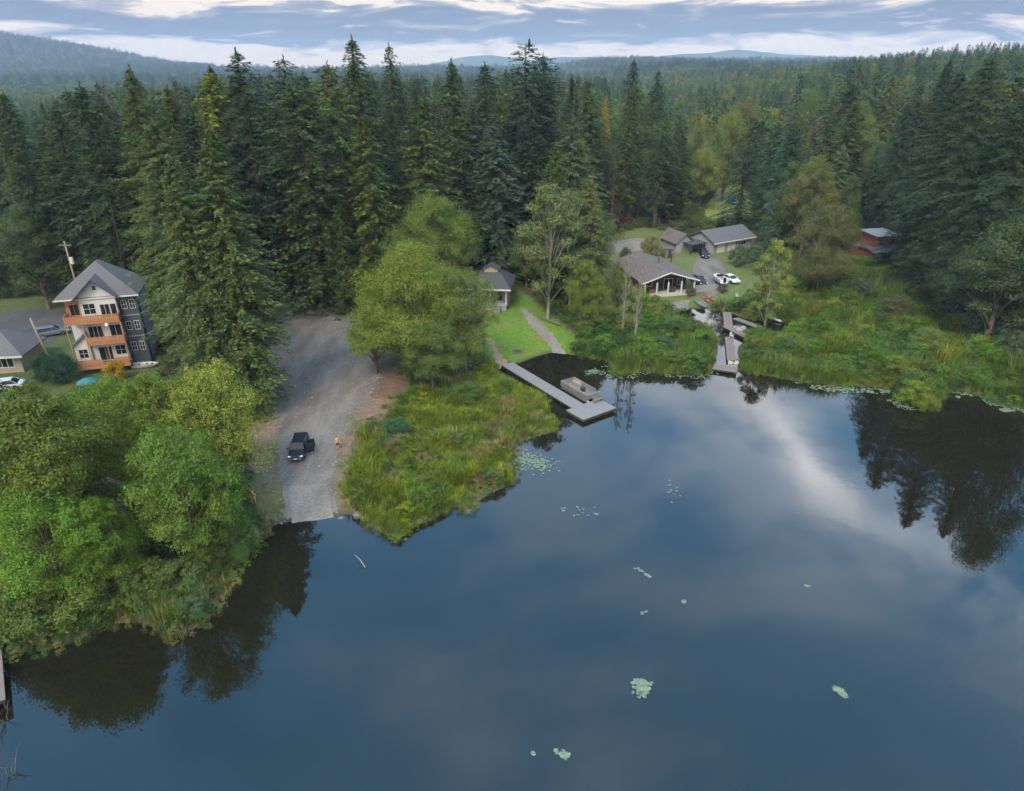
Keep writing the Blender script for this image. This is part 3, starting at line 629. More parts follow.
# far forest as one mass
LIBC=bpy.data.collections.new('forest_sources'); 
def src_obj(coll,name,me):
    o=bpy.data.objects.new(name,me); coll.objects.link(o); return o
for i in range(4):
    V=conifer_mesh(80+i,30,R=4.9,nb=150,per=12,start=.1,size=2.0,ragged=.55,taper=.6); src_obj(LIBC,'a_source_%d'%i,np_mesh('far_conifer',V,4,M['leafi']))
for i in range(2):
    cr,tr,_=decid(90+i,30,9,2600,1.2,lobes=20,base=.1); cr.materials.clear(); cr.materials.append(M['leafi']); src_obj(LIBC,'b_source_%d'%i,cr)
def scatter(name,pos,scl,rz,tint,idx,coll,label=None):
    n=len(pos); me=bpy.data.meshes.new(name); me.vertices.add(n); me.vertices.foreach_set('co',np.asarray(pos,dtype=np.float32).ravel())
    for nm,ty,arr,key in (('scl','FLOAT_VECTOR',scl,'vector'),('rot','FLOAT_VECTOR',np.column_stack([np.zeros(n),np.zeros(n),rz]),'vector'),('idx','INT',idx,'value'),('tint','FLOAT_COLOR',np.column_stack([np.asarray(tint)*1.35,np.ones(n)]),'color')):
        a_=me.attributes.new(nm,ty,'POINT'); a_.data.foreach_set(key,np.ascontiguousarray(arr,dtype=np.int32 if ty=='INT' else np.float32).ravel())
    o=bpy.data.objects.new(name,me); COL.objects.link(o)
    ng=bpy.data.node_groups.new(name,'GeometryNodeTree'); ng.interface.new_socket('Geometry',in_out='INPUT',socket_type='NodeSocketGeometry'); ng.interface.new_socket('Geometry',in_out='OUTPUT',socket_type='NodeSocketGeometry')
    N=ng.nodes;L=ng.links; gi=N.new('NodeGroupInput'); go=N.new('NodeGroupOutput'); ip=N.new('GeometryNodeInstanceOnPoints'); ci=N.new('GeometryNodeCollectionInfo')
    ci.inputs['Collection'].default_value=coll; ci.inputs['Separate Children'].default_value=True; ci.inputs['Reset Children'].default_value=True
    def na(nm,ty):
        a_=N.new('GeometryNodeInputNamedAttribute'); a_.data_type=ty; a_.inputs[0].default_value=nm; return a_.outputs[0]
    L.new(gi.outputs[0],ip.inputs['Points']); L.new(ci.outputs[0],ip.inputs['Instance']); ip.inputs['Pick Instance'].default_value=True
    L.new(na('idx','INT'),ip.inputs['Instance Index']); e=N.new('FunctionNodeEulerToRotation'); L.new(na('rot','FLOAT_VECTOR'),e.inputs[0]); L.new(e.outputs[0],ip.inputs['Rotation'])
    L.new(na('scl','FLOAT_VECTOR'),ip.inputs['Scale']); L.new(ip.outputs[0],go.inputs[0])
    md=o.modifiers.new('scatter','NODES'); md.node_group=ng; tag(o,label=label,kind='stuff'); return o
rest=np.array(rest); x_,y_,z_,h_,d_,s_=fx[rest],fy[rest],fz[rest],hh[rest],dec[rest],sp[rest]
nr=len(rest); cols=np.array([FG,FG2,FB,CE,(.05,.075,.04)])[r.integers(0,5,nr)]*r.uniform(.6,1.5,(nr,1))*(.75+.5*vnoise(x_,y_,60,71))[:,None]; cd=np.array([(.08,.11,.035),(.09,.12,.035),(.06,.09,.035),(.11,.11,.035)])[r.integers(0,4,nr)]
cols=np.where(d_[:,None],cd,cols); wd=np.where(d_,.85,1.0)*r.uniform(.85,1.25,nr)*np.where(s_>15,2.6,np.where(s_>8,1.45,1.0))
scl=np.column_stack([h_/30*wd,h_/30*wd,h_/30])
o=scatter('far_forest',np.column_stack([x_,y_,z_-.3]),scl,r.uniform(0,6.28,nr),cols,np.where(d_,r.integers(4,6,nr),r.integers(0,4,nr)),LIBC,'dense mixed conifer forest stretching away to the hazy hills')
o['category']='forest'
print('TREES',len(TREES),'rest',nr)
# ------------------------------------------------------------------ reeds, undergrowth
GC=bpy.data.collections.new('reed_sources')
def tuft(seed,n,h,spread,w,bend,tan=False):
    r=np.random.default_rng(seed); a=r.uniform(0,6.28,n); R_=spread*np.sqrt(r.random(n)); bx,by=np.cos(a)*R_,np.sin(a)*R_
    hh=h*r.uniform(.55,1.1,n); lean=r.uniform(.05,bend,n); dx,dy=np.cos(a+r.normal(0,.5,n)),np.sin(a+r.normal(0,.5,n))
    sx,sy=-dy*w,dx*w; V=[]
    z=np.zeros(n)
    b0=np.stack([bx-sx,by-sy,z],1); b1=np.stack([bx+sx,by+sy,z],1)
    m0=np.stack([bx+dx*lean*hh*.35-sx,by+dy*lean*hh*.35-sy,hh*.6],1); m1=np.stack([bx+dx*lean*hh*.35+sx,by+dy*lean*hh*.35+sy,hh*.6],1)
    t0=np.stack([bx+dx*lean*hh*1.1,by+dy*lean*hh*1.1,hh*(1-lean*.25)],1)
    q=np.stack([b0,b1,m1,m0],1).reshape(-1,3); t=np.stack([m0,m1,t0,t0-np.array([0,0,.01])],1).reshape(-1,3)
    return np_mesh('tuft',np.concatenate([q,t]),4,M['grassi'])
for i in range(3): src_obj(GC,'a_tuft_%d'%i,tuft(i,55,1.5,.55,.022,.55))
for i in range(2): src_obj(GC,'b_tall_%d'%i,tuft(10+i,50,2.2,.6,.025,.3))
for i in range(2):
    cr,tr,_=decid(100+i,1.6,1.0,1500,.105,lobes=9,base=0); cr.materials.clear(); cr.materials.append(M['leafi']); src_obj(GC,'c_bush_%d'%i,cr)
def field(name,polyname,step,pal,label,hs=(.6,1.1),shore=-.25,bush=.12,tall=.3,zoff=-.05,extra=None,seed=1,clear=()):
    P2=np.array(Z[polyname]); r=np.random.default_rng(seed); x0,y0=P2.min(0); x1,y1=P2.max(0)
    xs,ys=jgrid(x0,min(x1,150),y0,y1,step,r)
    k=(sd(xs,ys,P2)>r.normal(0,.8,len(xs)))&(-sd(xs,ys,LP)>shore)
    for c in clear: k&=sd(xs,ys,c)<.3
    xs,ys=xs[k],ys[k]; n=len(xs); zz=np.maximum(hfun(xs,ys),-.25)+zoff
    nn=vnoise(xs,ys,6,seed+50)*.5+vnoise(xs,ys,1.9,seed+51)*.5+r.normal(0,.05,n)
    nb=vnoise(xs,ys,3.6,seed+52)*.7+r.random(n)*.3; nt_=vnoise(xs,ys,6,seed+53)*.7+r.random(n)*.3
    pal=np.array(pal); t=np.clip((nn-.25)/.5,0,.999)*(len(pal)-1); i0=t.astype(int); f_=(t-i0)[:,None]; c=pal[i0]*(1-f_)+pal[np.minimum(i0+1,len(pal)-1)]*f_; c=c*r.uniform(.5,1.35,(n,1))
    idx=r.integers(0,3,n); idx=np.where(nt_<tall*1.2,r.integers(3,5,n),idx); isb=nb>1-bush*1.9; idx=np.where(isb,r.integers(5,7,n),idx)
    s=r.uniform(hs[0],hs[1],n)*(.5+.95*vnoise(xs,ys,2.6,seed+54)); 
    edge=np.clip((-sd(xs,ys,LP)+1)/2.5,.45,1); s*=edge
    c=np.where(isb[:,None],c*np.array([.8,.9,.9]),c)
    sc_=np.column_stack([s*1.15,s*1.15,s]); print(name,n)
    o=scatter(name,np.column_stack([xs,ys,zz]),sc_,r.uniform(0,6.28,n),c,idx,GC,label); o['category']='reeds'; return o
yg=(.145,.155,.042); g1=(.095,.145,.032); g2=(.06,.105,.034); tan=(.19,.16,.075); olive=(.12,.12,.04); br=(.12,.085,.045)
field('marsh_reeds','marsh',.78,[g2,g1,(.10,.14,.036),g2,(.10,.115,.045),g1,g2,g1,yg],'mixed green and tan reeds covering the marsh on the right shore',hs=(.75,1.6),shore=-.6,seed=3,bush=.24,clear=[np.array(poly([(700,309),(745,312),(742,330),(752,345),(738,375),(712,372),(716,340)],.2))])
field('marsh_grass','pen',.62,[g2,yg,g1,(.165,.185,.036),g2,(.15,.175,.035),g1,olive,g2,tan],'bright yellow green marsh grass on the point right of the boat ramp',hs=(.55,1.0),shore=-.5,seed=7,bush=.16,tall=.2)
field('bank_sedge','bank',.6,[g2,g1,(.075,.12,.05),tan,g2],'long arching sedge on the left bank above the water',hs=(.6,1.1),seed=9,bush=.25,shore=-.7,tall=.45)
# undergrowth in strips along forest edges and yards
def strip(name,polys,step,label,seed,pal,w0=-5,w1=1.5,hs=(.7,1.8)):
    r=np.random.default_rng(seed); XS=[];YS=[]
    for pn in polys:
        P2=np.array(Z[pn]); x0,y0=P2.min(0)-7; x1,y1=P2.max(0)+7; xs,ys=jgrid(x0,x1,y0,y1,step,r); s=sd(xs,ys,P2); k=(s>w0)&(s<w1)&(-sd(xs,ys,LP)>1); XS.append(xs[k]);YS.append(ys[k])
    xs=np.concatenate(XS);ys=np.concatenate(YS); k=np.ones(len(xs),bool)
    for c in ('lot','lawn','road','propgravel','drive'): k&=sd(xs,ys,Z[c])<-.6
    for c in KEEP: k&=sd(xs,ys,np.array(c))<.2
    if name=='undergrowth':
        for c in ('pen','bank'): k&=sd(xs,ys,Z[c])<-1
    k&=vnoise(xs,ys,3,seed)>.33
    xs,ys=xs[k],ys[k]; n=len(xs); s=r.uniform(hs[0],hs[1],n); pal=np.array(pal); c=pal[r.integers(0,len(pal),n)]*r.uniform(.7,1.3,(n,1))
    o=scatter(name,np.column_stack([xs,ys,hfun(xs,ys)-.05]),np.column_stack([s,s,s*.85]),r.uniform(0,6.28,n),c,r.integers(5,7,n),GC,label); o['category']='bushes'; print(name,n)
KEEP=[poly([(55,385),(60,340),(130,330),(165,345),(160,385)],3),poly([(-40,385),(-40,340),(40,340),(40,385)],3),poly([(478,318),(478,295),(518,295),(518,318)],1.5),poly([(625,310),(625,275),(705,275),(705,310)],1.5),poly([(655,262),(655,235),(765,230),(765,262)],2.5)]
strip('undergrowth',['lotbare','resid'],1.3,'dark green salal and ferns along the forest edge around the lot and the road',61,[(.035,.06,.03),(.05,.08,.03),(.06,.085,.03)],-6,.6)
strip('yard_bushes',['prop','field',],1.4,'olive and green bushes around the lakeside yard',62,[(.06,.09,.035),(.085,.11,.035),(.10,.10,.04)],-5,.8,(.5,1.5))
strip('lawn_edge_bushes',['lawn'],1.1,'bright green bushes along the edges of the lawn',63,[(.06,.11,.03),(.10,.15,.03),(.08,.11,.03)],-4.5,-.8,(.35,.9))
# ------------------------------------------------------------------ buildings
def window(par,x,y,z,w,h,side='y',mull=1,frame='white',sgn=-1,door=False,rows=1):
    """glass pane with its frame as a sub-part; (x,y,z) lower centre on the wall; side y: wall faces -y, x: faces +x"""
    g=MB();f=MB(); t=.09; d=.05
    def bx(mb,a0,a1,z0,z1,o0,o1):
        if side=='y': mb.box(x+a0,x+a1,y+sgn*o1 if sgn<0 else y+o0,y+sgn*o0 if sgn<0 else y+o1,z+z0,z+z1)
        else: mb.box(x+sgn*o0 if sgn>0 else x-o1,x+o1 if sgn>0 else x-o0,y+a0,y+a1,z+z0,z+z1)
    bx(g,-w/2,w/2,0,h,.004,.03)
    bx(f,-w/2-t,-w/2,-t,h+t,.0,d); bx(f,w/2,w/2+t,-t,h+t,.0,d); bx(f,-w/2,w/2,h,h+t,0,d); bx(f,-w/2,w/2,-t,0,0,d+.03)
    for i in range(mull):
        c=-w/2+w*(i+1)/(mull+1); bx(f,c-.035,c+.035,0,h,.031,d)
    for i in range(rows-1):
        c=h*(i+1)/rows; bx(f,-w/2,w/2,c-.03,c+.03,.031,d-.004)
    o=g.build('glass_door' if door else 'window',M['glass'],par); f.build('frame',M[frame],o); return o
def railing(par,x0,x1,y0,y1,z,h,m,step=.14,name='railing',t=.05,solid=True):
    mb=MB(); L_=math.hypot(x1-x0,y1-y0); n=max(2,int(L_/step)); ux,uy=(x1-x0)/L_,(y1-y0)/L_
    def seg(a,b,z0,z1,tt):
        p=[(x0+ux*a-uy*tt,y0+uy*a+ux*tt),(x0+ux*b-uy*tt,y0+uy*b+ux*tt),(x0+ux*b+uy*tt,y0+uy*b-ux*tt),(x0+ux*a+uy*tt,y0+uy*a-ux*tt)]
        v=[(q[0],q[1],z0) for q in p]+[(q[0],q[1],z1) for q in p]; mb.add(v,[(0,3,2,1),(4,5,6,7),(0,1,5,4),(1,2,6,5),(2,3,7,6),(3,0,4,7)])
    seg(0,L_,z+h-.08,z+h,t*1.2); seg(0,L_,z+.06,z+.14,t*.6)
    for i in range(n): a=L_*i/n; seg(a,a+step*(.80 if solid else .3),z+.145,z+h-.085,.018)
    for i in range(int(L_/2)+1): a=min(i*2.0,L_-.1); seg(a,a+.1,z,z+h+.05,t*1.3)
    return mb.build(name,m,par)
def hiproof(mb,x0,x1,y0,y1,z0,rx0,rx1,ry0,ry1,z1,t=.18):
    A,B,C,D=(x0,y0,z0),(x1,y0,z0),(x1,y1,z0),(x0,y1,z0)
    if ry0==ry1: e,f=(rx0,ry0,z1),(rx1,ry0,z1); qs=[[A,B,f,e],[B,C,f],[C,D,e,f],[D,A,e]]
    else: e,f=(rx0,ry0,z1),(rx0,ry1,z1); qs=[[A,B,e],[B,C,f,e],[C,D,f],[D,A,e,f]]
    v=[A,B,C,D,e,f]+[(p[0],p[1],p[2]-t) for p in (A,B,C,D,e,f)]; ix={p:i for i,p in enumerate([A,B,C,D,e,f])}
    fs=[tuple(ix[p] for p in q) for q in qs]; fs+=[tuple(i+6 for i in q[::-1]) for q in fs]; fs+=[(i,(i+1)%4,(i+1)%4+6,i+6)[::-1] for i in range(4)]
    mb.add(v,fs)
def gable(mb,x0,x1,y0,y1,z0,z1,t=.18,xm=None):
    """gable roof, ridge along y"""
    xm=(x0+x1)/2 if xm is None else xm
    mb.slab([(x0,y0,z0),(xm-.001,y0,z1),(xm-.001,y1,z1),(x0,y1,z0)],t); mb.slab([(xm+.001,y0,z1),(x1,y0,z0),(x1,y1,z0),(xm+.001,y1,z1)],t)
def yaw(a,b): return math.atan2(b[1]-a[1],b[0]-a[0])
# --- white three-storey house
a=G(81,371,3); b=G(136,363,3); hz_=3.0
c=((a[0]+b[0])/2+.6,(a[1]+b[1])/2+.5); S=3.55
T=empty('house',(c[0],c[1],hz_+.9),rad(17),'white three-storey house with orange cedar decks and grey shingle roof','house'); T.scale=(.71,.70,.89)
MB().box(-3.3,3.3,0,3,0,3*S+.2).build('wall',M['siding'],T)
MB().box(-6.6,6.6,3.001,11.5,-1.5,3*S-.05).build('rear_wall',M['siding'],T)
w2=MB().box(3.301,6.7,.9,3.0,-1.2,3*S-.06).build('side_wall',M['navy'],T); w2['label']='dark blue stair wing with white framed windows'
for k in range(3):
    for xx in (4.25,5.75): window(T,xx,.9,k*S+1.1,.85,1.35,rows=2)
for k in range(3): window(T,6.7,1.95,k*S+1.1,.8,1.3,'x',0,sgn=1,rows=2)
MB().box(3.22,3.42,-.06,.92,-.3,3*S).build('corner_board',M['navy'],T)
# lower left annex
an=MB(); an.box(-6.1,-3.301,-.6,3.0,0,3.1); an.prism([(-6.1,3.101),(-3.301,3.101),(-3.301,4.9)],-.6,3.0); an.build('annex',M['siding'],T)
mb=MB(); mb.slab([(-6.6,-1.1,3.0),(-3.31,-1.1,5.15),(-3.31,3.0,5.15),(-6.6,3.0,3.0)],.16); mb.build('annex_roof',M['slate'],T)
window(T,-4.7,-.6,1.0,1.5,1.4,rows=2)
MB().box(-6.3,-3.302,1.6,3.0,2*S-.8,3*S-.06).build('cedar_wall',M['cedar'],T); window(T,-4.8,1.6,2*S+.5,1.5,1.7,mull=1,frame='cedar')
# gable end
g=MB(); g.prism([(-3.3,3*S+.201),(3.3,3*S+.201),(0,3*S+2.7)],.0,.2); g.build('gable',M['siding'],T)
v_=MB().box(-.32,.32,-.06,-.002,3*S+1.1,3*S+1.75).build('vent',M['dark'],T)
rf=MB(); gable(rf,-4.1,4.1,-1.3,6.5,3*S-.15,3*S+3.0,.2); rf.build('porch_roof',M['slate'],T)
rf=MB(); hiproof(rf,-7.5,7.5,-.1,12.2,3*S-.08,0,0,5.6,7.2,3*S+4.6,.22); rf.build('roof',M['slate'],T)
fa=MB(); 
for s_ in (-1,1): fa.add([(s_*4.12,-1.36,3*S-.38),(0,-1.36,3*S+2.80),(0,-1.36,3*S+3.02),(s_*4.12,-1.36,3*S-.12),(s_*4.12,-1.305,3*S-.38),(0,-1.305,3*S+2.80),(0,-1.305,3*S+3.02),(s_*4.12,-1.305,3*S-.12)],[(0,1,2,3),(7,6,5,4),(0,4,5,1),(3,2,6,7),(0,3,7,4),(1,5,6,2)])
fa.build('fascia',M['navy'],T)
for s_ in (-1,1): MB().tube((s_*3.15,-.08,.2),(s_*3.15,-.08,3*S-.3),.055,n=8).build('downpipe',M['white'],T)
MB().box(-7.5,7.5,-.22,-.102,3*S-.32,3*S-.1).build('gutter',M['white'],T)
MB().box(3.302,6.7,.82,.898,S-.12,S+.02).build('trim_board',M['greywall'],T); MB().box(3.302,6.7,.82,.898,2*S-.12,2*S+.02).build('trim_board',M['greywall'],T)
# windows of the bay
window(T,-1.7,0,2*S+.9,2.0,1.6,mull=1,rows=2); window(T,1.0,0,2*S+.15,1.6,2.1,mull=1,door=True); window(T,2.5,0,2*S+.15,1.0,2.1,mull=0)
window(T,-1.7,0,S+.45,2.4,1.9,mull=2); window(T,1.9,0,S+.15,2.0,2.2,mull=1,door=True)
window(T,-.9,0,.15,2.3,2.2,mull=1,door=True); window(T,1.9,0,.9,1.8,1.5,rows=2)
d=MB(); d.box(-6.2,3.5,-2.0,-.001,2*S-.28,2*S-.05); d.box(-6.2,-3.31,0,1.59,2*S-.281,2*S-.051); d.build('deck',M['cedar'],T)
railing(T,-6.15,3.45,-1.95,-1.95,2*S-.05,1.1,M['cedar']); railing(T,-6.15,-6.15,1.5,-1.9,2*S-.05,1.1,M['cedar']); railing(T,3.45,3.45,-1.85,0,2*S-.05,1.1,M['cedar'])
d=MB(); d.box(-3.3,3.6,-2.0,-.001,S-.28,S-.05); d.build('deck',M['cedar'],T); railing(T,-3.25,3.55,-1.95,-1.95,S-.05,1.1,M['cedar']); railing(T,3.55,3.55,-1.85,0,S-.05,1.1,M['cedar'])
d=MB(); d.box(-6.3,3.6,-2.6,-.602,-.5,0.02); d.build('deck',M['cedar'],T); railing(T,-6.2,-1.2,-2.55,-2.55,0.02,1.05,M['cedar']); railing(T,.9,3.55,-2.55,-2.55,0.02,1.05,M['cedar'])
for xx in (-6.1,-3.2,.1,3.45): MB().box(xx-.09,xx+.09,-1.9,-1.72,(-.5 if xx>-6 else -.5),2*S-.29).build('post',M['cedar'],T)
l=MB(); l.box(.35,.55,-.16,-.03,S+2.35,S+2.6); l.build('porch_lamp',M['lamp'],T)
# --- neighbour house
p=P(33,372); T=empty('house',(p.x-1.2,p.y,p.z-.2),rad(8),'beige single-storey house with grey hip roof at the left edge','house')
MB().box(-11,0,0,6,-.5,3.0).build('wall',M['beige'],T); rf=MB(); hiproof(rf,-11.8,.8,-.8,6.8,2.95,-7.6,-3.4,3,3,5.9); rf.build('roof',M['slate'],T)
MB().box(-11.8,.8,-.93,-.81,2.7,2.96).build('gutter',M['white'],T); window(T,-2.2,0,1.1,2.3,1.3,mull=2); window(T,-6,0,1.1,1.8,1.3); MB().box(-4.6,-3.7,-.08,-.002,0,2.1).build('door',M['white'],T)
# --- small cabin by the lawn
p=P(497,312); T=empty('cabin',(p.x-1.4,p.y+1.5,p.z),rad(-6),'small lakeside cabin with black roof and raised covered porch above the lawn','cabin')
MB().box(-3.3,3.3,1.8,7,0,4.3).build('wall',M['beige'],T); MB().box(-3.3,3.3,-.6,1.799,.9,1.15).build('porch_floor',M['greywall'],T)
MB().box(-3.2,3.2,-.5,-.42,0,.899).build('skirting',M['greywall'],T)
for xx in (-3.1,0.2,3.1): MB().box(xx-.1,xx+.1,-.5,-.3,1.151,4.25).build('post',M['white'],T)
rf=MB(); hiproof(rf,-4.1,4.1,-1.3,8,4.3,-1.0,1.0,3.6,3.6,7.1,.2); rf.build('roof',M['black_roof'],T)
MB().box(-4.1,4.1,-1.42,-1.301,4.02,4.3).build('fascia',M['white'],T)
g=MB(); g.prism([(-1.3,6.3),(1.3,6.3),(1.3,6.9),(0,7.5),(-1.3,6.9)],2.4,4.8); g.build('gable',M['beige'],T); gb=MB(); gable(gb,-1.6,1.6,2.2,5,6.85,7.72,.12); gb.build('gable_roof',M['black_roof'],T)
window(T,-1.6,1.8,1.9,1.4,1.3); window(T,1.7,1.8,1.2,.95,2.1,mull=0,door=True); railing(T,-3.1,.6,-.45,-.45,1.15,.95,M['greywall'],.2)
st=MB(); [st.box(.9,2.2,-.62-.3*i-.3,-.62-.3*i,0,.98-.18*i) for i in range(5)]; st.build('stairs',M['oldwood'],T)
# --- long lakeside house with carport
p0=P(644,296); p1=P(690,294); ang=yaw((p0.x,p0.y),(p1.x,p1.y)); T=empty('house',(p0.x,p0.y,min(p0.z,1.6)),ang,'low brown-roofed lakeside house with open white-posted porch','house')
Lw=(p1-p0).length+.6
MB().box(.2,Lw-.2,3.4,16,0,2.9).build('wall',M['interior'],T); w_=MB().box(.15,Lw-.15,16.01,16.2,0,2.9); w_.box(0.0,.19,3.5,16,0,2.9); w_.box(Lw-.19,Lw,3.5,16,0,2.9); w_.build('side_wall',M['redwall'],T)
rf=MB(); gable(rf,-.9,Lw+.9,-.7,17,2.75,4.7,.2,xm=Lw*.47); rf.build('roof',M['brown_roof'],T)
fa=MB(); xm=Lw*.47
for xe in (-.9,Lw+.9): fa.add([(xe,-.78,2.5),(xm,-.78,4.46),(xm,-.78,4.72),(xe,-.78,2.78),(xe,-.703,2.5),(xm,-.703,4.46),(xm,-.703,4.72),(xe,-.703,2.78)],[(0,1,2,3),(7,6,5,4),(0,4,5,1),(3,2,6,7),(0,3,7,4),(1,5,6,2)])
fa.build('fascia',M['white'],T)
for xx in (0,Lw*.24,Lw*.47,Lw*.74,Lw): MB().box(xx-.13,xx+.13,-.3,-.06,-.1,2.6).build('post',M['white'],T)
MB().box(-.2,Lw+.2,-.4,3.39,-.3,.06).build('porch_floor',M['concrete'],T); window(T,Lw*.2,3.4,.9,1.6,1.2); window(T,Lw*.62,3.4,.1,1.8,2.1,door=True); window(T,Lw*.86,3.4,.9,1.0,1.2)
MB().box(xm+1.4,xm+2.1,8.2,8.9,3.7,5.4).build('chimney',M['stone'],T)
for (xx,yy,w_,h_,mm,lb,nm,ct) in ((2.2,1.6,1.3,.7,'redwall','dark red storage box on the porch of the lakeside house','storage_box','box'),(6.6,1.4,1.1,.9,'interior','dark brown covered stack on the porch of the lakeside house','covered_stack','stack')):
    q=T.matrix_basis@Vector((xx,yy,.07)); t=MB().box(-w_/2,w_/2,-.4,.4,0,h_).box(-w_/2-.05,w_/2+.05,-.45,.45,h_+.002,h_+.08).build(nm,M[mm],None,q,bevel=.03); t.rotation_euler=(0,0,ang); tag(t,lb,ct)
q=T.matrix_basis@Vector((Lw+.4,-.1,0)); f_=empty('fence',q,ang+.05,'short grey board fence right of the lakeside house porch','fence')
for i in range(18): MB().box(i*.26,i*.26+.22,0,.03,0,1.5).build('board',M['greywall'],f_)
MB().box(0,4.7,.035,.1,1.1,1.2).build('rail',M['greywall'],f_)
# --- small whitewashed shed
p=P(675.5,253.5); T=empty('shed',(p.x,p.y,p.z),rad(20),'small old shed with whitewashed gable end and brown roof','shed')
MB().box(0,4.6,0,7,-.4,2.6).build('wall',M['greywall'],T); g=MB(); g.prism([(0,2.601),(4.6,2.601),(2.3,4.3)],0,7); g.build('gable',M['greywall'],T)
rf=MB(); gable(rf,-.5,5.1,-.5,7.5,2.4,4.55,.14); rf.build('roof',M['brown_roof'],T); MB().box(1.5,3.0,-.05,-.002,0,2.0).build('door',M['oldwood'],T)
p=P(665,258.5); T=empty('hut',(p.x,p.y,p.z),rad(20),'tiny weathered plank hut beside the whitewashed shed','hut'); MB().box(0,2.2,0,2,-.3,2.1).build('wall',M['oldwood'],T); MB().slab([(-.2,-.2,2.3),(2.4,-.2,2.1),(2.4,2.2,2.1),(-.2,2.2,2.3)],.1).build('roof',M['brown_roof'],T); MB().box(.7,1.5,-.05,-.002,0,1.8).build('door',M['dark'],T)
# --- grey barn
p0=P(712.5,254); p1=P(751,246.5); ang=yaw((p0.x,p0.y),(p1.x,p1.y)); Lw=(p1-p0).length
T=empty('barn',(p0.x,p0.y,p0.z-.2),ang,'long pale grey barn with dark shingle roof above the yard','barn')
MB().box(0,Lw,0,8,-.5,3.0).build('wall',M['greywall'],T)
g=MB(); g.add([(0,0,3.001),(0,8,3.001),(0,4,4.9),(.15,0,3.001),(.15,8,3.001),(.15,4,4.9)],[(0,2,1),(3,4,5),(0,3,5,2),(1,2,5,4),(0,1,4,3)]); g.add([(Lw,0,3.001),(Lw,8,3.001),(Lw,4,4.9),(Lw-.15,0,3.001),(Lw-.15,8,3.001),(Lw-.15,4,4.9)],[(0,1,2),(3,5,4),(0,2,5,3),(1,4,5,2),(0,3,4,1)]); g.build('gable',M['greywall'],T)
rf=MB(); rf.slab([(-.6,-.7,2.85),(Lw+.6,-.7,2.85),(Lw+.6,4,5.1),(-.6,4,5.1)],.16); rf.slab([(-.6,4.002,5.1),(Lw+.6,4.002,5.1),(Lw+.6,8.7,2.85),(-.6,8.7,2.85)],.16); rf.build('roof',M['slate'],T)
MB().box(-.6,Lw+.6,-.83,-.703,2.6,2.86).build('fascia',M['white'],T); 
for xx in (2.6,6.2): MB().box(xx-1.3,xx+1.3,-.06,-.002,-.1,2.3).build('garage_door',M['white'],T)
window(T,Lw-3,0,1.2,1.2,.9); window(T,0,4,1.2,1.2,.9,'x',sgn=-1)
q=T.matrix_basis@Vector((-5.2,2,0)); c_=empty('carport',q,ang,'dark open carport at the left end of the grey barn','carport'); MB().slab([(-.3,-.3,2.7),(4.7,-.3,2.7),(4.7,6,2.9),(-.3,6,2.9)],.15).build('roof',M['black_roof'],c_)
for xx,yy in ((0,0),(4.3,0),(0,5.6),(4.3,5.6)): MB().box(xx,xx+.15,yy,yy+.15,-.4,2.54).build('post',M['dark'],c_)
MB().box(0.16,4.29,5.62,5.7,-.4,2.5).build('back_wall',M['dark'],c_)
# --- red house
p=P(884,263); T=empty('house',(p.x,p.y,p.z),rad(12),'two-storey red house with grey flat roofs under the dark conifers','house')
MB().box(-3.6,3.4,0,7,-1,2.9).build('wall',M['redwall'],T); MB().box(-1.8,3.4,1.6,7,2.901,5.7).build('upper_wall',M['redwall'],T)
MB().slab([(-4.2,-1,2.7),(4,-1,2.7),(4,1.599,3.4),(-4.2,1.599,3.4)],.15).build('porch_roof',M['slate'],T); MB().slab([(-4.2,1.602,3.2),(-1.805,1.602,3.2),(-1.805,7.4,3.3),(-4.2,7.4,3.2)],.14).build('side_roof',M['slate'],T)
MB().slab([(-2.4,.9,5.9),(4,.9,5.9),(4,7.6,6.2),(-2.4,7.6,6.2)],.2).build('roof',M['greywall'],T)
window(T,-.5,1.6,3.9,1.2,1.1,frame='navy'); window(T,2,1.6,3.9,1.2,1.1,frame='navy'); window(T,-2.2,0,.9,1.3,1.2,frame='white'); window(T,.4,0,.9,1.3,1.2,frame='navy'); MB().box(1.9,2.8,-.05,-.002,-.2,2).build('door',M['white'],T)
# ------------------------------------------------------------------ docks, boats
def dock(name,A,B,w,z,m,label,cat='dock',th=.28,parent=None,planks=.28,rzfix=None):
    A=Vector((*A,0));B=Vector((*B,0)); L_=(B-A).length; ang=yaw(A,B); T=empty(name,(A.x,A.y,0),ang,label,cat)
    fr=MB().box(0,L_,-w/2,w/2,z-th,z-.045); fr.build('frame',M['dark'],T); d=MB(); n=int(L_/planks)
    for i in range(n): d.box(i*L_/n+.008,(i+1)*L_/n-.008,-w/2-.03,w/2+.03,z-.044,z+random.uniform(0,.006))
    d.build('deck',m,T)
    k=max(2,int(L_/3.2)+1)
    for i in range(k):
        for s in (-1,1): MB().tube((min(max(i*L_/(k-1),.2),L_-.2),s*(w/2-.15),-2.5),(min(max(i*L_/(k-1),.2),L_-.2),s*(w/2-.15),z-.05),.09,.08).build('piling',M['dark'],T)
    return T
zd_=.55
A=G(507,363.5,zd_);B=G(583,409,zd_); D1=dock('dock',A,B,2.0,zd_,M['deckgrey'],'long grey plank dock running from the lawn out into the lake')
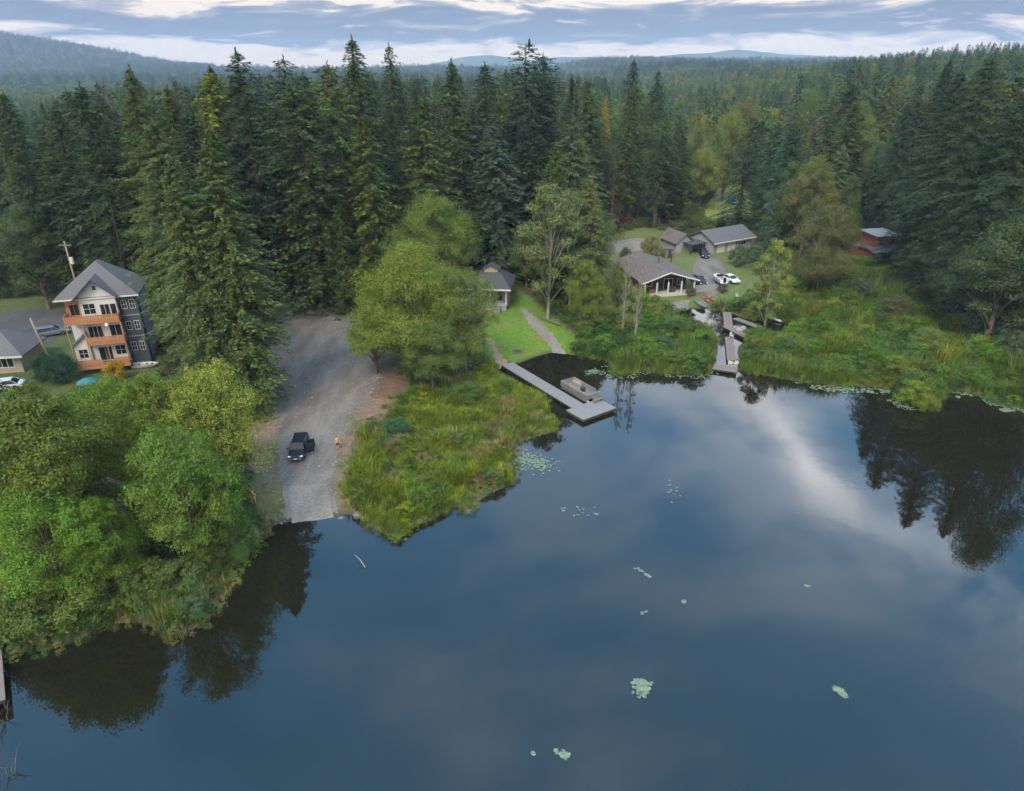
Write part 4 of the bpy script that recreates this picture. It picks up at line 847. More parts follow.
# platform at its end is a part of the same dock
c4=[G(*q,zd_) for q in ((567,410),(583,420),(616,408),(598,399))]
pc=Vector((sum(q[0] for q in c4)/4,sum(q[1] for q in c4)/4,0)); a2=yaw(c4[1],c4[2]); l2=math.dist(c4[1],c4[2]); w2_=math.dist(c4[0],c4[1])
inv=D1.matrix_basis.inverted(); lo=inv@pc; da=a2-D1.rotation_euler.z
def rotbox(mb,cx,cy,a,x0,x1,y0,y1,z0,z1):
    v=[]
    for zz in (z0,z1):
        for xx,yy in ((x0,y0),(x1,y0),(x1,y1),(x0,y1)): v.append((cx+xx*math.cos(a)-yy*math.sin(a),cy+xx*math.sin(a)+yy*math.cos(a),zz))
    mb.add(v,[(0,3,2,1),(4,5,6,7),(0,1,5,4),(1,2,6,5),(2,3,7,6),(3,0,4,7)])
mb=MB(); rotbox(mb,lo.x,lo.y,da,-l2/2,l2/2,-w2_/2,w2_/2,zd_-.38,zd_-.03); mb.build('platform_frame',M['dark'],D1)
mb=MB(); n=int(l2/.28)
for i in range(n): rotbox(mb,lo.x,lo.y,da,-l2/2+i*l2/n+.008,-l2/2+(i+1)*l2/n-.008,-w2_/2-.03,w2_/2+.03,zd_-.029,zd_+.016+random.uniform(0,.005))
mb.build('platform_deck',M['deckgrey'],D1)
# bench on the platform
q=G(598,402,zd_); T=empty('bench',(q[0],q[1],zd_+.02),a2,'small grey bench on the end platform of the long dock','bench'); MB().box(-.8,.8,-.2,.2,.4,.46).build('seat',M['oldwood'],T); MB().box(-.8,.8,.18,.23,.5,.85).build('backrest',M['oldwood'],T)
for s in (-.7,.7): MB().box(s-.05,s+.05,-.18,.2,0,.39).build('leg',M['oldwood'],T)
# pontoon boat
q=G(578,391,.6); ab=D1.rotation_euler.z; T=empty('pontoon_boat',(q[0]+.3,q[1]+.3,0),ab,'pale pontoon boat with side rails moored along the long dock','boat')
for s in (-.85,.85):
    pm=MB(); pm.loft([[(x,s+r_*math.cos(t),.18+r_*math.sin(t)) for t in [2*math.pi*k/12 for k in range(12)]] for x,r_ in ((-3.0,.2),(-2.9,.3),(2.5,.3),(3.0,.18),(3.2,.04))]); pm.build('pontoon',M['alu'],T,smooth=True)
MB().box(-3.0,3.0,-1.25,1.25,.5,.62).build('deck',M['oldwood'],T)
for (x0,x1,y0,y1) in ((-2.9,2.9,-1.22,-1.22),(-2.9,2.0,1.22,1.22),(-2.95,-2.95,-1.2,1.2),(2.95,2.95,-1.2,1.2)):
    mb=MB(); 
    if y0==y1: mb.box(x0,x1,y0-.02,y0+.02,.66,1.15); mb.box(x0,x1,y0-.035,y0+.035,1.2,1.27)
    else: mb.box(x0-.02,x0+.02,y0,y1,.66,1.15); mb.box(x0-.035,x0+.035,y0,y1,1.2,1.27)
    mb.build('rail',M['alu'],T)
for x0,x1,y0,y1 in ((-2.8,-.9,-1.15,-.6),(-2.8,-.9,.6,1.15),(1.3,2.8,-1.15,-.6)): MB().box(x0,x1,y0,y1,.621,1.0).box(x0,x1,(y0 if y0<0 else y1-.12),(y0+.12 if y0<0 else y1),1.001,1.35).build('seat',M['beige'],T,bevel=.03)
MB().box(.4,.9,-.3,.3,.621,1.3).build('console',M['dark'],T,bevel=.04); MB().box(-3.35,-2.97,-.22,.22,.25,1.05).build('outboard_motor',M['carblack'],T,bevel=.08)
# old docks on the right
def dk(name,pa,pb,w,z,label,m='dockbrown'): return dock(name,G(*pa,z),G(*pb,z),w,z,M[m],label,planks=.35)
dk('dock',(727,312),(728.5,327),1.5,.5,'short brown upper section of the old channel dock')
dk('dock',(725,326),(749,338),1.1,.55,'diagonal brown plank section branching from the old channel dock')
dk('dock',(729,337),(731.5,360),1.3,.45,'straight brown section of the old channel dock, reaching the open lake')
dk('dock',(713,366.5),(737,370),1.9,.5,'low brown platform across the lake end of the old channel dock')
dk('dock',(735,318),(762,328),1.4,.22,'sunken dark broken dock right of the channel','oldwood')
dk('dock',(750,331),(764,334),2.2,.25,'broken dark raft in the reeds right of the channel','oldwood')
p=G(774,319,.35); a_=yaw(G(766,316.5,.3),G(782,321,.3)); t=MB().path([(-1.6,0,0),(0,0,.06),(1.5,0,0)],[.24,.23,.21],10).build('white_pipe',M['white'],None,(p[0],p[1],.3),smooth=True); t.rotation_euler=(0,0,a_); tag(t,'white pipe lying in the marsh right of the broken dock','pipe')
def chair(px,py,z,rz,lab,m='white',on=None):
    x,y=G(px,py,z); T=empty('garden_chair',(x,y,z),rz,lab,'chair'); MB().box(-.28,.28,-.28,.28,.38,.43).build('seat',M[m],T,bevel=.01); b_=MB(); [b_.box(-.28+.115*i,-.28+.115*i+.1,.25,.29,.431,1.0) for i in range(5)]; b_.build('backrest',M[m],T)
    for s in (-.24,.24):
        for u in (-.24,.24): MB().box(s-.03,s+.03,u-.03,u+.03,0,.379).build('leg',M[m],T)
    for s in (-.31,.31): MB().box(s-.04,s+.04,-.28,.28,.6,.64).build('armrest',M[m],T)
chair(730,366,.5,2.6,'white garden chair on the left of the low brown platform'); chair(735,366,.5,3.3,'white garden chair on the right of the low brown platform'); chair(731.5,338,.47,.6,'white chair at the bend of the old channel dock')
pp=P(737,298); chair(737,298,pp.z,.4,'white chair alone on the grass right of the kayaks')
def hull(name,L_,W_,h,m,loc,rz,lab,cat,inner='dark',kay=False,group=None):
    T=empty(name,loc,rz,lab,cat,group); rings=[]
    for k in range(9):
        t=k/8; x=-L_/2+L_*t; s=math.sin(math.pi*(.06+.88*t)) if kay else min(1,1.25*math.sin(math.pi*(.28+.66*t))); w=W_/2*max(s,.05); zb=(.12*h if kay else .0)+h*.45*max(0,t-.7)/.3+ (h*.3*max(0,.3-t)/.3 if kay else 0)
        rings.append([(x,-w,h),(x,-w*.75,zb+h*.15),(x,0,zb),(x,w*.75,zb+h*.15),(x,w,h)]+([(x,0,h*1.25)] if kay else [(x,w*.9,h),(x,w*.78,zb+.12),(x,-w*.78,zb+.12),(x,-w*.9,h)]))
    MB().loft(rings).build('hull',M[m],T,smooth=False)
    if kay: 
        c=[(.0+.55*math.cos(a_),.22*math.sin(a_)) for a_ in [6.283*i/14 for i in range(14)]]; MB().loft([[(x,y,h*1.12) for x,y in c],[(x*.95,y*.9,h*1.38) for x,y in c]]).build('cockpit',M['dark'],T)
    else:
        for x in (-L_*.25,.1,L_*.22): MB().box(x-.12,x+.12,-W_*.36,W_*.36,h*.7,h*.78).build('thwart',M['oldwood'],T)
    return T
p=P(701,305.5); hull('rowing_boat',4.2,1.7,.55,'greywall',(p.x,p.y,p.z+.05),yaw(G(697,301,1),G(705,308,1)),'grey aluminium rowing boat on the shore beside the kayaks','boat')
p=P(705.5,301); hull('kayak',3.6,.75,.3,'redplastic',(p.x,p.y,p.z+.1),yaw(G(702,298,1),G(708.7,303,1)),'red kayak on the shore next to the grey rowing boat','kayak',kay=True)
p=P(711,300); hull('kayak',3.6,.75,.3,'orangeplastic',(p.x,p.y,p.z+.1),yaw(G(707,297,1),G(713,301,1)),'orange red kayak, the right one of two on the shore','kayak',kay=True)
p=P(747,263); hull('canoe',5,.9,.4,'greenpaint',(p.x,p.y,p.z+.05),yaw(G(741,263,1),G(753,261,1)),'pale green canoe lying on the grass below the barn','canoe')
p=P(146,367); hull('rowing_boat',3.6,1.4,.5,'white',(p.x,p.y,p.z+.05),rad(12),'white dinghy beside the deck of the white three-storey house','boat')
p=P(719,283); T=hull('motor_boat',5.2,2.1,.9,'carwhite',(p.x,p.y,p.z+.55),yaw(G(726,287,2),G(714,278,2)),'white motor boat on a trailer in the gravel yard','boat'); MB().box(-.2,.1,-.7,.7,.9,1.35).build('windscreen',M['glass'],T); MB().box(-2.9,-2.5,-.25,.25,.3,1.3).build('outboard_motor',M['carblack'],T,bevel=.06)
tr=empty('boat_trailer',(p.x,p.y,p.z),T.rotation_euler.z,'low trailer under the white motor boat in the gravel yard','trailer'); MB().box(-2.2,3.4,-.06,.06,.4,.5).box(-1.8,1.4,-.75,-.65,.4,.52).box(-1.8,1.4,.65,.75,.4,.52).build('frame',M['alu'],tr)
for s in (-1,1): MB().tube((-.6,s*.82,.32),(-.6,s*1.0,.32),.32,n=16).build('wheel',M['tire'],tr)
# ------------------------------------------------------------------ vehicles
def car(loc,rz,paint,lab,kind='suv',doors_open=(),cat='car',name='parked_car'):
    T=empty(name,loc,rz,lab,cat)      # front towards +x
    L_=4.75; W_=.92; hb={'suv':.98,'sedan':.86,'pickup':1.0}[kind]; ht={'suv':1.56,'sedan':1.42,'pickup':1.75}[kind]
    xs=[(-2.36,.80,.45,hb-.12),(-2.28,.88,.30,hb-.02),(-1.9,.91,.26,hb),(-1.0,W_,.26,hb),(0,W_,.26,hb),(.9,W_,.26,hb),(1.15,W_,.27,hb-.01),(1.8,.90,.28,hb-.09),(2.2,.84,.30,hb-.18),(2.36,.72,.40,hb-.30)]
    rings=[[(x,-w,z0+.12),(x,-w*.9,z0),(x,w*.9,z0),(x,w,z0+.12),(x,w,(z0+z1)/2+.1),(x,w*.95,z1-.06),(x,w*.82,z1),(x,-w*.82,z1),(x,-w*.95,z1-.06),(x,-w,(z0+z1)/2+.1)] for x,w,z0,z1 in xs]
    MB().loft(rings).build('body',paint,T,smooth=False,bevel=0)
    if kind=='suv': cb=[(-2.25,hb-.02),(1.15,hb-.02),(.45,ht-.06),(-2.0,ht-.08)]
    elif kind=='sedan': cb=[(-1.75,hb-.02),(1.2,hb-.02),(.35,ht-.05),(-1.0,ht-.05)]
    else: cb=[(-.45,hb-.02),(1.15,hb-.02),(.5,ht-.06),(-.35,ht-.06)]
    wb,wt=.80,.66
    v=[(cb[0][0],-wb,cb[0][1]),(cb[1][0],-wb,cb[1][1]),(cb[2][0],-wt,cb[2][1]),(cb[3][0],-wt,cb[3][1])]; v+=[(x,-y,z) for x,y,z in v]
    MB().add(v,[(0,1,2,3),(7,6,5,4),(0,4,5,1),(1,5,6,2),(2,6,7,3),(3,7,4,0)]).build('windows',M['glass'],T)
    MB().loft([[(cb[3][0]-.05,-wt-.02,ht-.07),(cb[2][0]+.05,-wt-.02,ht-.07),(cb[2][0]+.05,wt+.02,ht-.07),(cb[3][0]-.05,wt+.02,ht-.07)],[(cb[3][0]+.15,-wt+.1,ht),(cb[2][0]-.15,-wt+.1,ht),(cb[2][0]-.15,wt-.1,ht),(cb[3][0]+.15,wt-.1,ht)]]).build('roof',paint,T)
    pil=[]
    for s in (-1,1):
        for (xa,xb) in ((cb[1][0],cb[2][0]),(.1,.05),(cb[0][0],cb[3][0])):
            if kind=='pickup' and xa==.1: continue
            MB().tube((xa,s*(wb+.01),hb-.03),(xb,s*(wt+.015),ht-.06),.045,.04,6).build('pillar',paint,T)
    if kind=='pickup':
        MB().box(-2.2,-.5,-.78,.78,hb+.002,hb+.02).build('bed',M['dark'],T); b_=MB(); b_.box(-2.3,-.5,-.9,-.8,hb-.05,hb+.18); b_.box(-2.3,-.5,.8,.9,hb-.05,hb+.18); b_.box(-2.34,-2.28,-.9,.9,hb-.05,hb+.18); b_.build('bed_sides',paint,T)
    for x in (-1.42,1.45):
        for s in (-1,1):
            wh=MB().tube((x,s*.70,.34),(x,s*.94,.34),.34,n=20).build('wheel',M['tire'],T); MB().tube((x,s*.93,.34),(x,s*.955,.34),.20,n=14).build('rim',M['chrome'],wh)
    for s in (-1,1):
        MB().box(2.12,2.36,s*.66-.16,s*.66+.16,hb-.36,hb-.22).build('headlight',M['lens'],T,bevel=.02); MB().box(-2.39,-2.3,s*.72-.1,s*.72+.1,hb-.35,hb-.1).build('tail_light',M['redlens'],T,bevel=.02)
        MB().box(1.0,1.15,s*1.0-.1,s*1.0+.1,hb+.02,hb+.17).build('mirror',paint,T,bevel=.03)
    MB().box(2.3,2.44,-.72,.72,.34,.52).build('bumper',M['chrome'] if doors_open else paint,T,bevel=.03); MB().box(2.33,2.38,-.45,.45,hb-.36,hb-.24).build('grille',M['dark'],T)
    MB().box(2.442,2.455,-.16,.16,.38,.50).build('number_plate',M['plate'],T)
    for (hx,ln,a_) in doors_open:   # hinge x, length, angle; on the left (+y) side
        D=bpy.data.objects.new('door',None)
        ca,sa=math.cos(a_),math.sin(a_)
        def bx(mb,u0,u1,z0,z1,t0,t1):
            v=[]
            for zz in (z0,z1):
                for u,t in ((u0,t0),(u1,t0),(u1,t1),(u0,t1)): v.append((hx-u*ca+t*sa,.93+u*sa+t*ca,zz))
            mb.add(v,[(0,3,2,1),(4,5,6,7),(0,1,5,4),(1,2,6,5),(2,3,7,6),(3,0,4,7)])
        mb=MB(); bx(mb,0,ln,.36,hb,0,.09); bx(mb,.05,.1,hb,ht-.14,.02,.07); bx(mb,ln-.08,ln-.02,hb,ht-.14,.02,.07); bx(mb,.05,ln-.02,ht-.17,ht-.11,.02,.07); dd=mb.build('door',paint,T)
        mb=MB(); bx(mb,.11,ln-.09,hb+.003,ht-.173,.035,.05); mb.build('window',M['glass'],dd); mb=MB(); bx(mb,.06,ln-.08,.42,hb-.05,-.03,-.002); mb.build('door_trim',M['seat'],dd)
    return T
p=P(302,453); q0=P(300.5,459); q1=P(305.5,441); az=yaw((q1.x,q1.y),(q0.x,q0.y))
car((-24.9,69.3,h1(-24.9,69.3)+.07),az,M['carblack'],'black estate car with two doors open above the boat ramp','suv',((.95,1.0,rad(68)),(-.1,.95,rad(66))))
p=P(698,284); car((p.x,p.y,p.z+.08),yaw(G(692,279,2),G(705,286,2)),M['carblack'],'black pickup parked right of the lakeside house','pickup',cat='pickup')
p=P(703.7,256.5); car((p.x,p.y,p.z+.02),yaw(G(700,250,3),G(707,259,3)),M['carblack'],'dark car parked at the left end of the grey barn','suv')
p=P(730,281.5); car((p.x,p.y,p.z+.05),yaw(G(721,276,2),G(738,283,2)),M['carwhite'],'white car parked on the grass beside the motor boat','sedan')
p=P(732,204); car((p.x,p.y,p.z+.02),yaw(G(727,201,5),G(738,205,5)),M['carblue'],'blue car with pale roof parked in the small field','sedan')
p=P(53,336); car((p.x,p.y,p.z+.08),rad(35),M['cargrey'],'grey blue car parked between the two houses on the left','suv')
p=P(6,389); car((p.x,p.y,p.z+.05),rad(200),M['carwhite'],'white car at the left edge in front of the beige house','sedan')
# ------------------------------------------------------------------ poles and small things
mat_pole=mat('pole_wood',(.20,.16,.12),.85,.3,2,.3,stretch=(4,4,.5))
def pole(px,py,top,lab,transf=False,lean=0,arm=True,Hf=None):
    d=ray(*top); t=Hf/d[1]; gx_=d[0]*t; p=Vector((gx_-lean,Hf,h1(gx_,Hf))); Ht=CH+d[2]*t-p.z; dx=lean
    T=empty('utility_pole',p,0,lab,'pole'); MB().path([(0,0,-.8),(0,0,0),(dx*.5,0,Ht*.5),(dx,0,Ht)],[.2,.19,.16,.13],10).build('pole',mat_pole,T,smooth=True)
    if arm: MB().box(dx*.95-1.1,dx*.95+1.1,-.16,-.02,Ht*.95-.07,Ht*.95+.07).build('crossarm',M['oldwood'],T)
    if transf: MB().tube((dx*.8+.42,0,Ht*.72),(dx*.8+.42,0,Ht*.72+1.1),.30,n=14).build('transformer',M['white'],T)
pole(75,273,(64,241),'wooden utility pole with white transformer behind the white house',True,Hf=115)
pole(43,352,(30,318),'pale leaning pole between the beige and the white house',arm=False,Hf=94,lean=-.9)
pole(716.5,208,(718,182),'wooden utility pole at the left edge of the small field',arm=True,Hf=212)
def rocks(px,py,s,lab):
    p=P(px,py); r=random.Random(int(px*7)); bm=bmesh.new(); bmesh.ops.create_icosphere(bm,subdivisions=2,radius=s)
    for v in bm.verts: v.co*=r.uniform(.82,1.15); v.co.z*=.6
    me=bpy.data.meshes.new('boulder'); bm.to_mesh(me); bm.free(); me.materials.append(M['stone']); o=bpy.data.objects.new('boulder',me); COL.objects.link(o); o.location=(p.x,p.y,p.z+s*.3); tag(o,lab,'boulder')
rocks(290,315,.8,'left one of the two pale boulders at the far end of the gravel lot'); rocks(311,314,.8,'right one of the two pale boulders at the far end of the gravel lot'); rocks(352,322,.9,'big boulder at the back right corner of the gravel lot')
rocks(357,516,.5,'dark boulder at the water edge right of the ramp'); rocks(268,531,.45,'small boulder at the water edge left of the ramp'); rocks(341,519,.35,'small rock touching the right corner of the ramp')
SC_=bpy.data.collections.new('stone_sources')
for i in range(3):
    bm=bmesh.new(); bmesh.ops.create_icosphere(bm,subdivisions=1,radius=.12); r_=random.Random(i)
    for v in bm.verts: v.co*=r_.uniform(.7,1.2); v.co.z*=.6
    me=bpy.data.meshes.new('pebble'); bm.to_mesh(me); bm.free(); me.materials.append(M['pebble']); src_obj(SC_,'s_%d'%i,me)
r_=np.random.default_rng(77); lp=np.array(Z['lot']); xs=r_.uniform(lp[:,0].min()-3,lp[:,0].max()+3,9000); ys=r_.uniform(lp[:,1].min()-1,lp[:,1].max()+1,9000); e_=np.abs(sd(xs,ys,lp)); k=((e_<r_.exponential(.8,9000))|(r_.random(9000)<.05)&(sd(xs,ys,lp)>0))&(-sd(xs,ys,LP)>-.4); xs,ys=xs[k],ys[k]; n_=len(xs); s_=r_.uniform(.4,1.5,n_)**1.3
o=scatter('gravel_stones',np.column_stack([xs,ys,hfun(xs,ys)+.05]),np.column_stack([s_,s_,s_]),r_.uniform(0,6.28,n_),np.ones((n_,3)),r_.integers(0,3,n_),SC_,'loose stones along the edges of the gravel lot and ramp'); o['category']='stones'; print('stones',n_)
T=empty('fire_pit',P(518,352),0,'round stone fire pit on the lawn above the dock','fire pit')
for i in range(11):
    a_=6.283*i/11; MB().box(-.17,.17,-.14,.14,0,.3).build('stone',M['stone'],T,bevel=.05).location=(math.cos(a_)*.75,math.sin(a_)*.75,0)
MB().tube((0,0,.01),(0,0,.08),.6,n=16).build('ash_bed',M['char'],T)
p=P(243,458); T=empty('sign_post',p,rad(10),'white sign on a post on the grass left of the lot','sign'); MB().box(-.06,.06,-.06,.06,0,1.9).build('post',M['white'],T); MB().box(-.3,.3,-.1,-.061,1.2,1.9).build('board',M['white'],T)
p=P(250,455); T=empty('bench',p,rad(20),'low grey concrete bench beside the white sign','bench'); MB().box(-.8,.8,-.22,.22,.38,.48).build('seat',M['concrete'],T,bevel=.02)
for s in (-.6,.6): MB().box(s-.1,s+.1,-.18,.18,0,.379).build('leg',M['concrete'],T)
p=P(91,394); T=empty('garden_umbrella',p,0,'teal garden umbrella on the lawn of the white house','umbrella'); MB().tube((0,0,0),(0,0,2.3),.035,.03).build('pole',M['alu'],T)
rr=[[(R_*math.cos(6.283*k/8),R_*math.sin(6.283*k/8),z_) for k in range(8)] for R_,z_ in ((1.35,1.85),(.8,2.15),(.05,2.4))]; rr=[[(x,y,z-.03) for x,y,z in rr[0]]]+rr; MB().loft(rr).build('canopy',M['teal'],T)
p=P(671,262); T=empty('post',p,0,'dark wooden post standing alone in the upper yard','post'); 
MB().box(-.12,.12,-.12,.12,0,1.9).build('shaft',M['dark'],T); MB().box(-.18,.18,-.18,.18,1.901,2.05).build('cap',M['dark'],T)
p=P(701,288); T=empty('post',p,0,'dark post between the black pickup and the shore','post'); MB().box(-.15,.15,-.15,.15,0,1.4).build('shaft',M['dark'],T); MB().box(-.2,.2,-.2,.2,1.401,1.52).build('cap',M['dark'],T)
t=MB().path([(0,0,-1.2),(.15,.3,0),(.35,.9,.55),(.5,1.6,.9)],[.05,.045,.035,.015],6).build('dead_branch',M['pale_bark'],None,(*G(367,569,0),0)); t.rotation_euler=(0,0,1.2); tag(t,'thin dead branch sticking out of the water off the ramp','branch')
def twigs(px,py,seed,lab,n=4,h=1.8):
    r=random.Random(seed); mb=MB(); x,y=G(px,py,0)
    for i in range(n):
        a_=r.uniform(0,6.28); L_=r.uniform(.6,1)*h; pts=[(0,0,-.6)]; 
        for k in range(1,5): pts.append((math.cos(a_)*L_*.16*k+r.uniform(-.1,.1),math.sin(a_)*L_*.16*k+r.uniform(-.1,.1),L_*.24*k))
        mb.path(pts,[.03,.026,.02,.014,.006],5)
        for k in (2,3): mb.path([pts[k],(pts[k][0]+r.uniform(-.5,.5),pts[k][1]+r.uniform(-.5,.5),pts[k][2]+.4)],[.012,.004],4)
    tag(mb.build('dead_branch',M['twig'],None,(x,y,0)),lab,'branch')
M['twig']=mat('twig_bark',(.09,.08,.07),.9,.2)
twigs(6,722,3,'bare twigs rising from the water below the pier, upper of two'); twigs(12,775,4,'bare twigs in the bottom left corner of the photo'); twigs(590,349,8,'grey fallen branches on the grass at the end of the lawn path',9,1.8)
A=G(-11,632,1.0);B=G(-7,704,1.0); dock('pier',A,B,1.4,1.0,M['dockbrown'],'old grey brown wooden pier at the left edge, cut by the frame','pier')
t=MB().path([(-3,0,.2),(0,0,.25),(3.2,.3,.15)],[.2,.18,.1],8).build('fallen_log',M['bark'],None,P(548,322)); t.rotation_euler=(0,0,-.9); tag(t,'fallen log lying beside the lawn path','log')
t=MB().path([(-2,0,.2),(0,0,.25),(2.2,.3,.15)],[.18,.16,.08],8).build('fallen_log',M['bark'],None,P(590,352)); t.rotation_euler=(0,0,-.5); tag(t,'brown log at the shore end of the lawn','log')
# ------------------------------------------------------------------ lily pads
def pads(px,py,rx,ry,n,seed,lab,ang=0):
    r=np.random.default_rng(seed); V=[];Fs=[]; cx,cy=G(px,py,0)
    sub=[(r.normal(0,.45)*rx,r.normal(0,.45)*ry) for _ in range(max(2,n//14))]
    for i in range(n):
        s=sub[r.integers(len(sub))]; u,w_=s[0]*.8+r.normal(0,.28)*rx,s[1]*.8+r.normal(0,.28)*ry
        x=u*math.cos(ang)-w_*math.sin(ang); y=u*math.sin(ang)+w_*math.cos(ang)
        if float(-sd(np.array([x+cx]),np.array([y+cy]),LP)[0])>.1: continue
        R_=r.uniform(.10,.19); a0=r.uniform(0,6.28); zz=.012+r.uniform(0,.02); b_=len(V); m_=9; V.append((x,y,zz))
        for k in range(m_+1): a_=a0+.35+(6.283-.7)*k/m_; V.append((x+R_*math.cos(a_),y+R_*math.sin(a_),zz+r.uniform(0,.012)))
        for k in range(m_): Fs.append((b_,b_+1+k,b_+2+k))
    o=link_mesh('lily_pads',V,Fs,M['padg'],None,(cx,cy,0)); tag(o,lab,'lily pads',kind='stuff')
def shorepads(rng_,wmax,n,seed,lab):
    r=np.random.default_rng(seed); a=np.array(shs); dpt=a[:,1]*cP+CH*sP; pxs=512+F*a[:,0]/dpt; k=(pxs>rng_[0])&(pxs<rng_[1])&(a[:,1]>40)&(a[:,1]<103); a=a[k]; x0,y0=a.min(0)-2; x1,y1=a.max(0)+2
    xs=r.uniform(x0,x1,n*30); ys=r.uniform(y0,y1,n*30); s=sd(xs,ys,LP); dd=np.min(np.hypot(xs[:,None]-a[None,:,0],ys[:,None]-a[None,:,1]),1)
    dn=vnoise(xs,ys,3.0,seed)*.6+vnoise(xs,ys,1.1,seed+1)*.4; k=(s>.1)&(dd<wmax*(.2+1.3*dn))&(dn>.42); xs,ys=xs[k][:n],ys[k][:n]; V=[];Fs=[]
    for x,y in zip(xs,ys):
        R_=r.uniform(.10,.19); a0=r.uniform(0,6.28); zz=.012+r.uniform(0,.02); b_=len(V); V.append((x,y,zz))
        for k_ in range(10): a_=a0+.35+(6.283-.7)*k_/9; V.append((x+R_*math.cos(a_),y+R_*math.sin(a_),zz+r.uniform(0,.012)))
        for k_ in range(9): Fs.append((b_,b_+1+k_,b_+2+k_))
    tag(link_mesh('lily_pads',V,Fs,M['padg']),lab,'lily pads',kind='stuff')
pads(640,687,1.0,1.0,90,1,'large round patch of pale lily pads in the middle of the lake')
pads(835,688,.55,.7,34,2,'small patch of lily pads in the right half of the open lake',.6)
pads(559,752,.6,.35,16,3,'small ring of lily pads near the bottom of the lake')
pads(642,572,1.0,.3,15,4,'thin diagonal line of lily pads in the open lake',-.9)
pads(685,601,.35,.3,8,5,'tiny cluster of lily pads above the large round patch')
pads(645,613,.25,.25,5,6,'few lily pads left of the tiny cluster')
pads(808,586,.4,.15,4,7,'pair of lily pads in the right part of the lake')
pads(534,752,.2,.2,3,8,'few lily pads left of the small ring')
pads(533,462,2.6,3.0,230,9,'dense lily pads along the tip of the marshy point',.5)
shorepads((800,905),2.6,420,10,'broken band of lily pads along the reeds on the right shore'); shorepads((945,1075),2.6,420,11,'band of lily pads between the willow bush and the right frame edge')
pads(592,372,1.6,1.2,70,12,'scattered lily pads in the cove beside the pontoon boat'); shorepads((608,712),1.6,150,13,'thin line of lily pads in front of the middle reeds')
pads(770,345,5,2.5,260,14,'lily pads covering the shallow pond right of the old dock'); pads(585,508,3,2,14,15,'loosely scattered lily pads off the marshy point'); pads(675,500,1.2,4,10,16,'sparse lily pads floating in the middle of the upper lake')
# ------------------------------------------------------------------ people
def skinfig(name,chains,m,parent=None,loc=(0,0,0),rz=0,sub=2):
    """chains: list of lists of (x,y,z,r); chains starting with an index tuple join an earlier vertex"""
    v=[];e=[];rs=[]
    for ch in chains:
        st=0; prev=None
        if isinstance(ch[0],int): prev=ch[0]; st=1
        for q in ch[st:]:
            v.append(q[:3]); rs.append(q[3]); k=len(v)-1
            if prev is not None: e.append((prev,k))
            prev=k
    me=bpy.data.meshes.new(name); me.from_pydata(v,e,[]); o=bpy.data.objects.new(name,me); COL.objects.link(o); o.location=loc; o.rotation_euler=(0,0,rz)
    if parent: o.parent=parent
    md=o.modifiers.new('skin','SKIN'); md.use_smooth_shade=True
    if not me.skin_vertices: bpy.context.view_layer.update()
    for k,sv in enumerate(me.skin_vertices[0].data): sv.radius=(rs[k],rs[k]); sv.use_root=(k==0)
    ss=o.modifiers.new('sub','SUBSURF'); ss.levels=1; ss.render_levels=sub
    dg=bpy.context.evaluated_depsgraph_get(); me2=bpy.data.meshes.new_from_object(o.evaluated_get(dg)); me2.name=name; o.modifiers.clear(); o.data=me2; me2.materials.clear(); me2.materials.append(m)
    me2.polygons.foreach_set('use_smooth',[True]*len(me2.polygons)); return o
def standing(loc,rz,lab):
    T=empty('person',loc,rz,lab,'person')
    ch=[[(0,0,.95,.155),(0,0,1.12,.145),(0,.01,1.30,.175),(0,.01,1.42,.135),(0,0,1.50,.06),(0,-.01,1.56,.06),(0,-.02,1.63,.095),(0,-.02,1.72,.085)]]
    for s in (-1,1):
        ch.append([0,(s*.10,0,.88,.115),(s*.11,-.02,.50,.075),(s*.12,.02,.12,.048),(s*.12,.0,.05,.042),(s*.13,-.12,.03,.035),(s*.13,-.18,.025,.025)])
    # arms: vertex 3 = shoulders
    for s in (-1,1):
        k0=sum(len(c)-(1 if isinstance(c[0],int) else 0) for c in ch)
        ch.append([3,(s*.21,.01,1.40,.068),(s*.29,.02,1.12,.05),(s*.24,-.12,.92,.03),(s*.24,-.17,.86,.034)])
        w=k0+3
        for f,(dx,dl) in enumerate(((-.03,.075),(-.01,.09),(.01,.085),(.03,.07))): ch.append([w,(s*.24+dx,-.20,.82,.010),(s*.24+dx,-.20-.02,.82-dl*.7,.008),(s*.24+dx,-.20,.82-dl,.007)])
        ch.append([w,(s*.24-s*.04,-.19,.85,.011),(s*.24-s*.055,-.22,.81,.008)])
    b=skinfig('body',ch,M['skin'],T)
    sh_=[[(0,0,1.0,.185),(0,0,.90,.19)],]
    for s in (-1,1): sh_.append([1,(s*.11,0,.80,.15),(s*.125,-.015,.52,.13)])
    skinfig('shorts',sh_,M['cloth_dark'],T)
    bm=bmesh.new(); bmesh.ops.create_uvsphere(bm,u_segments=16,v_segments=10,radius=.105)
    for v in list(bm.verts):
        v.co.z*=1.05
    bmesh.ops.delete(bm,geom=[v for v in bm.verts if v.co.z<-.02-(.05 if v.co.y>0 else -.04)],context='VERTS'); me=bpy.data.meshes.new('hair'); bm.to_mesh(me); bm.free(); me.materials.append(M['hair']); o=bpy.data.objects.new('hair',me); COL.objects.link(o); o.parent=T; o.location=(0,-.01,1.70)
    f=MB(); f.tube((0,-.115,1.66),(0,-.135,1.635),.008,.016,6); f.build('nose',M['skin'],T)
    e=MB(); [e.tube((s*.035,-.10,1.675),(s*.035,-.117,1.675),.011,.009,6) for s in (-1,1)]; e.build('eyes',M['dark'],T)
    return T
p=P(338,449); standing((p.x,p.y,p.z),.5,'shirtless person in dark shorts standing right of the black car')
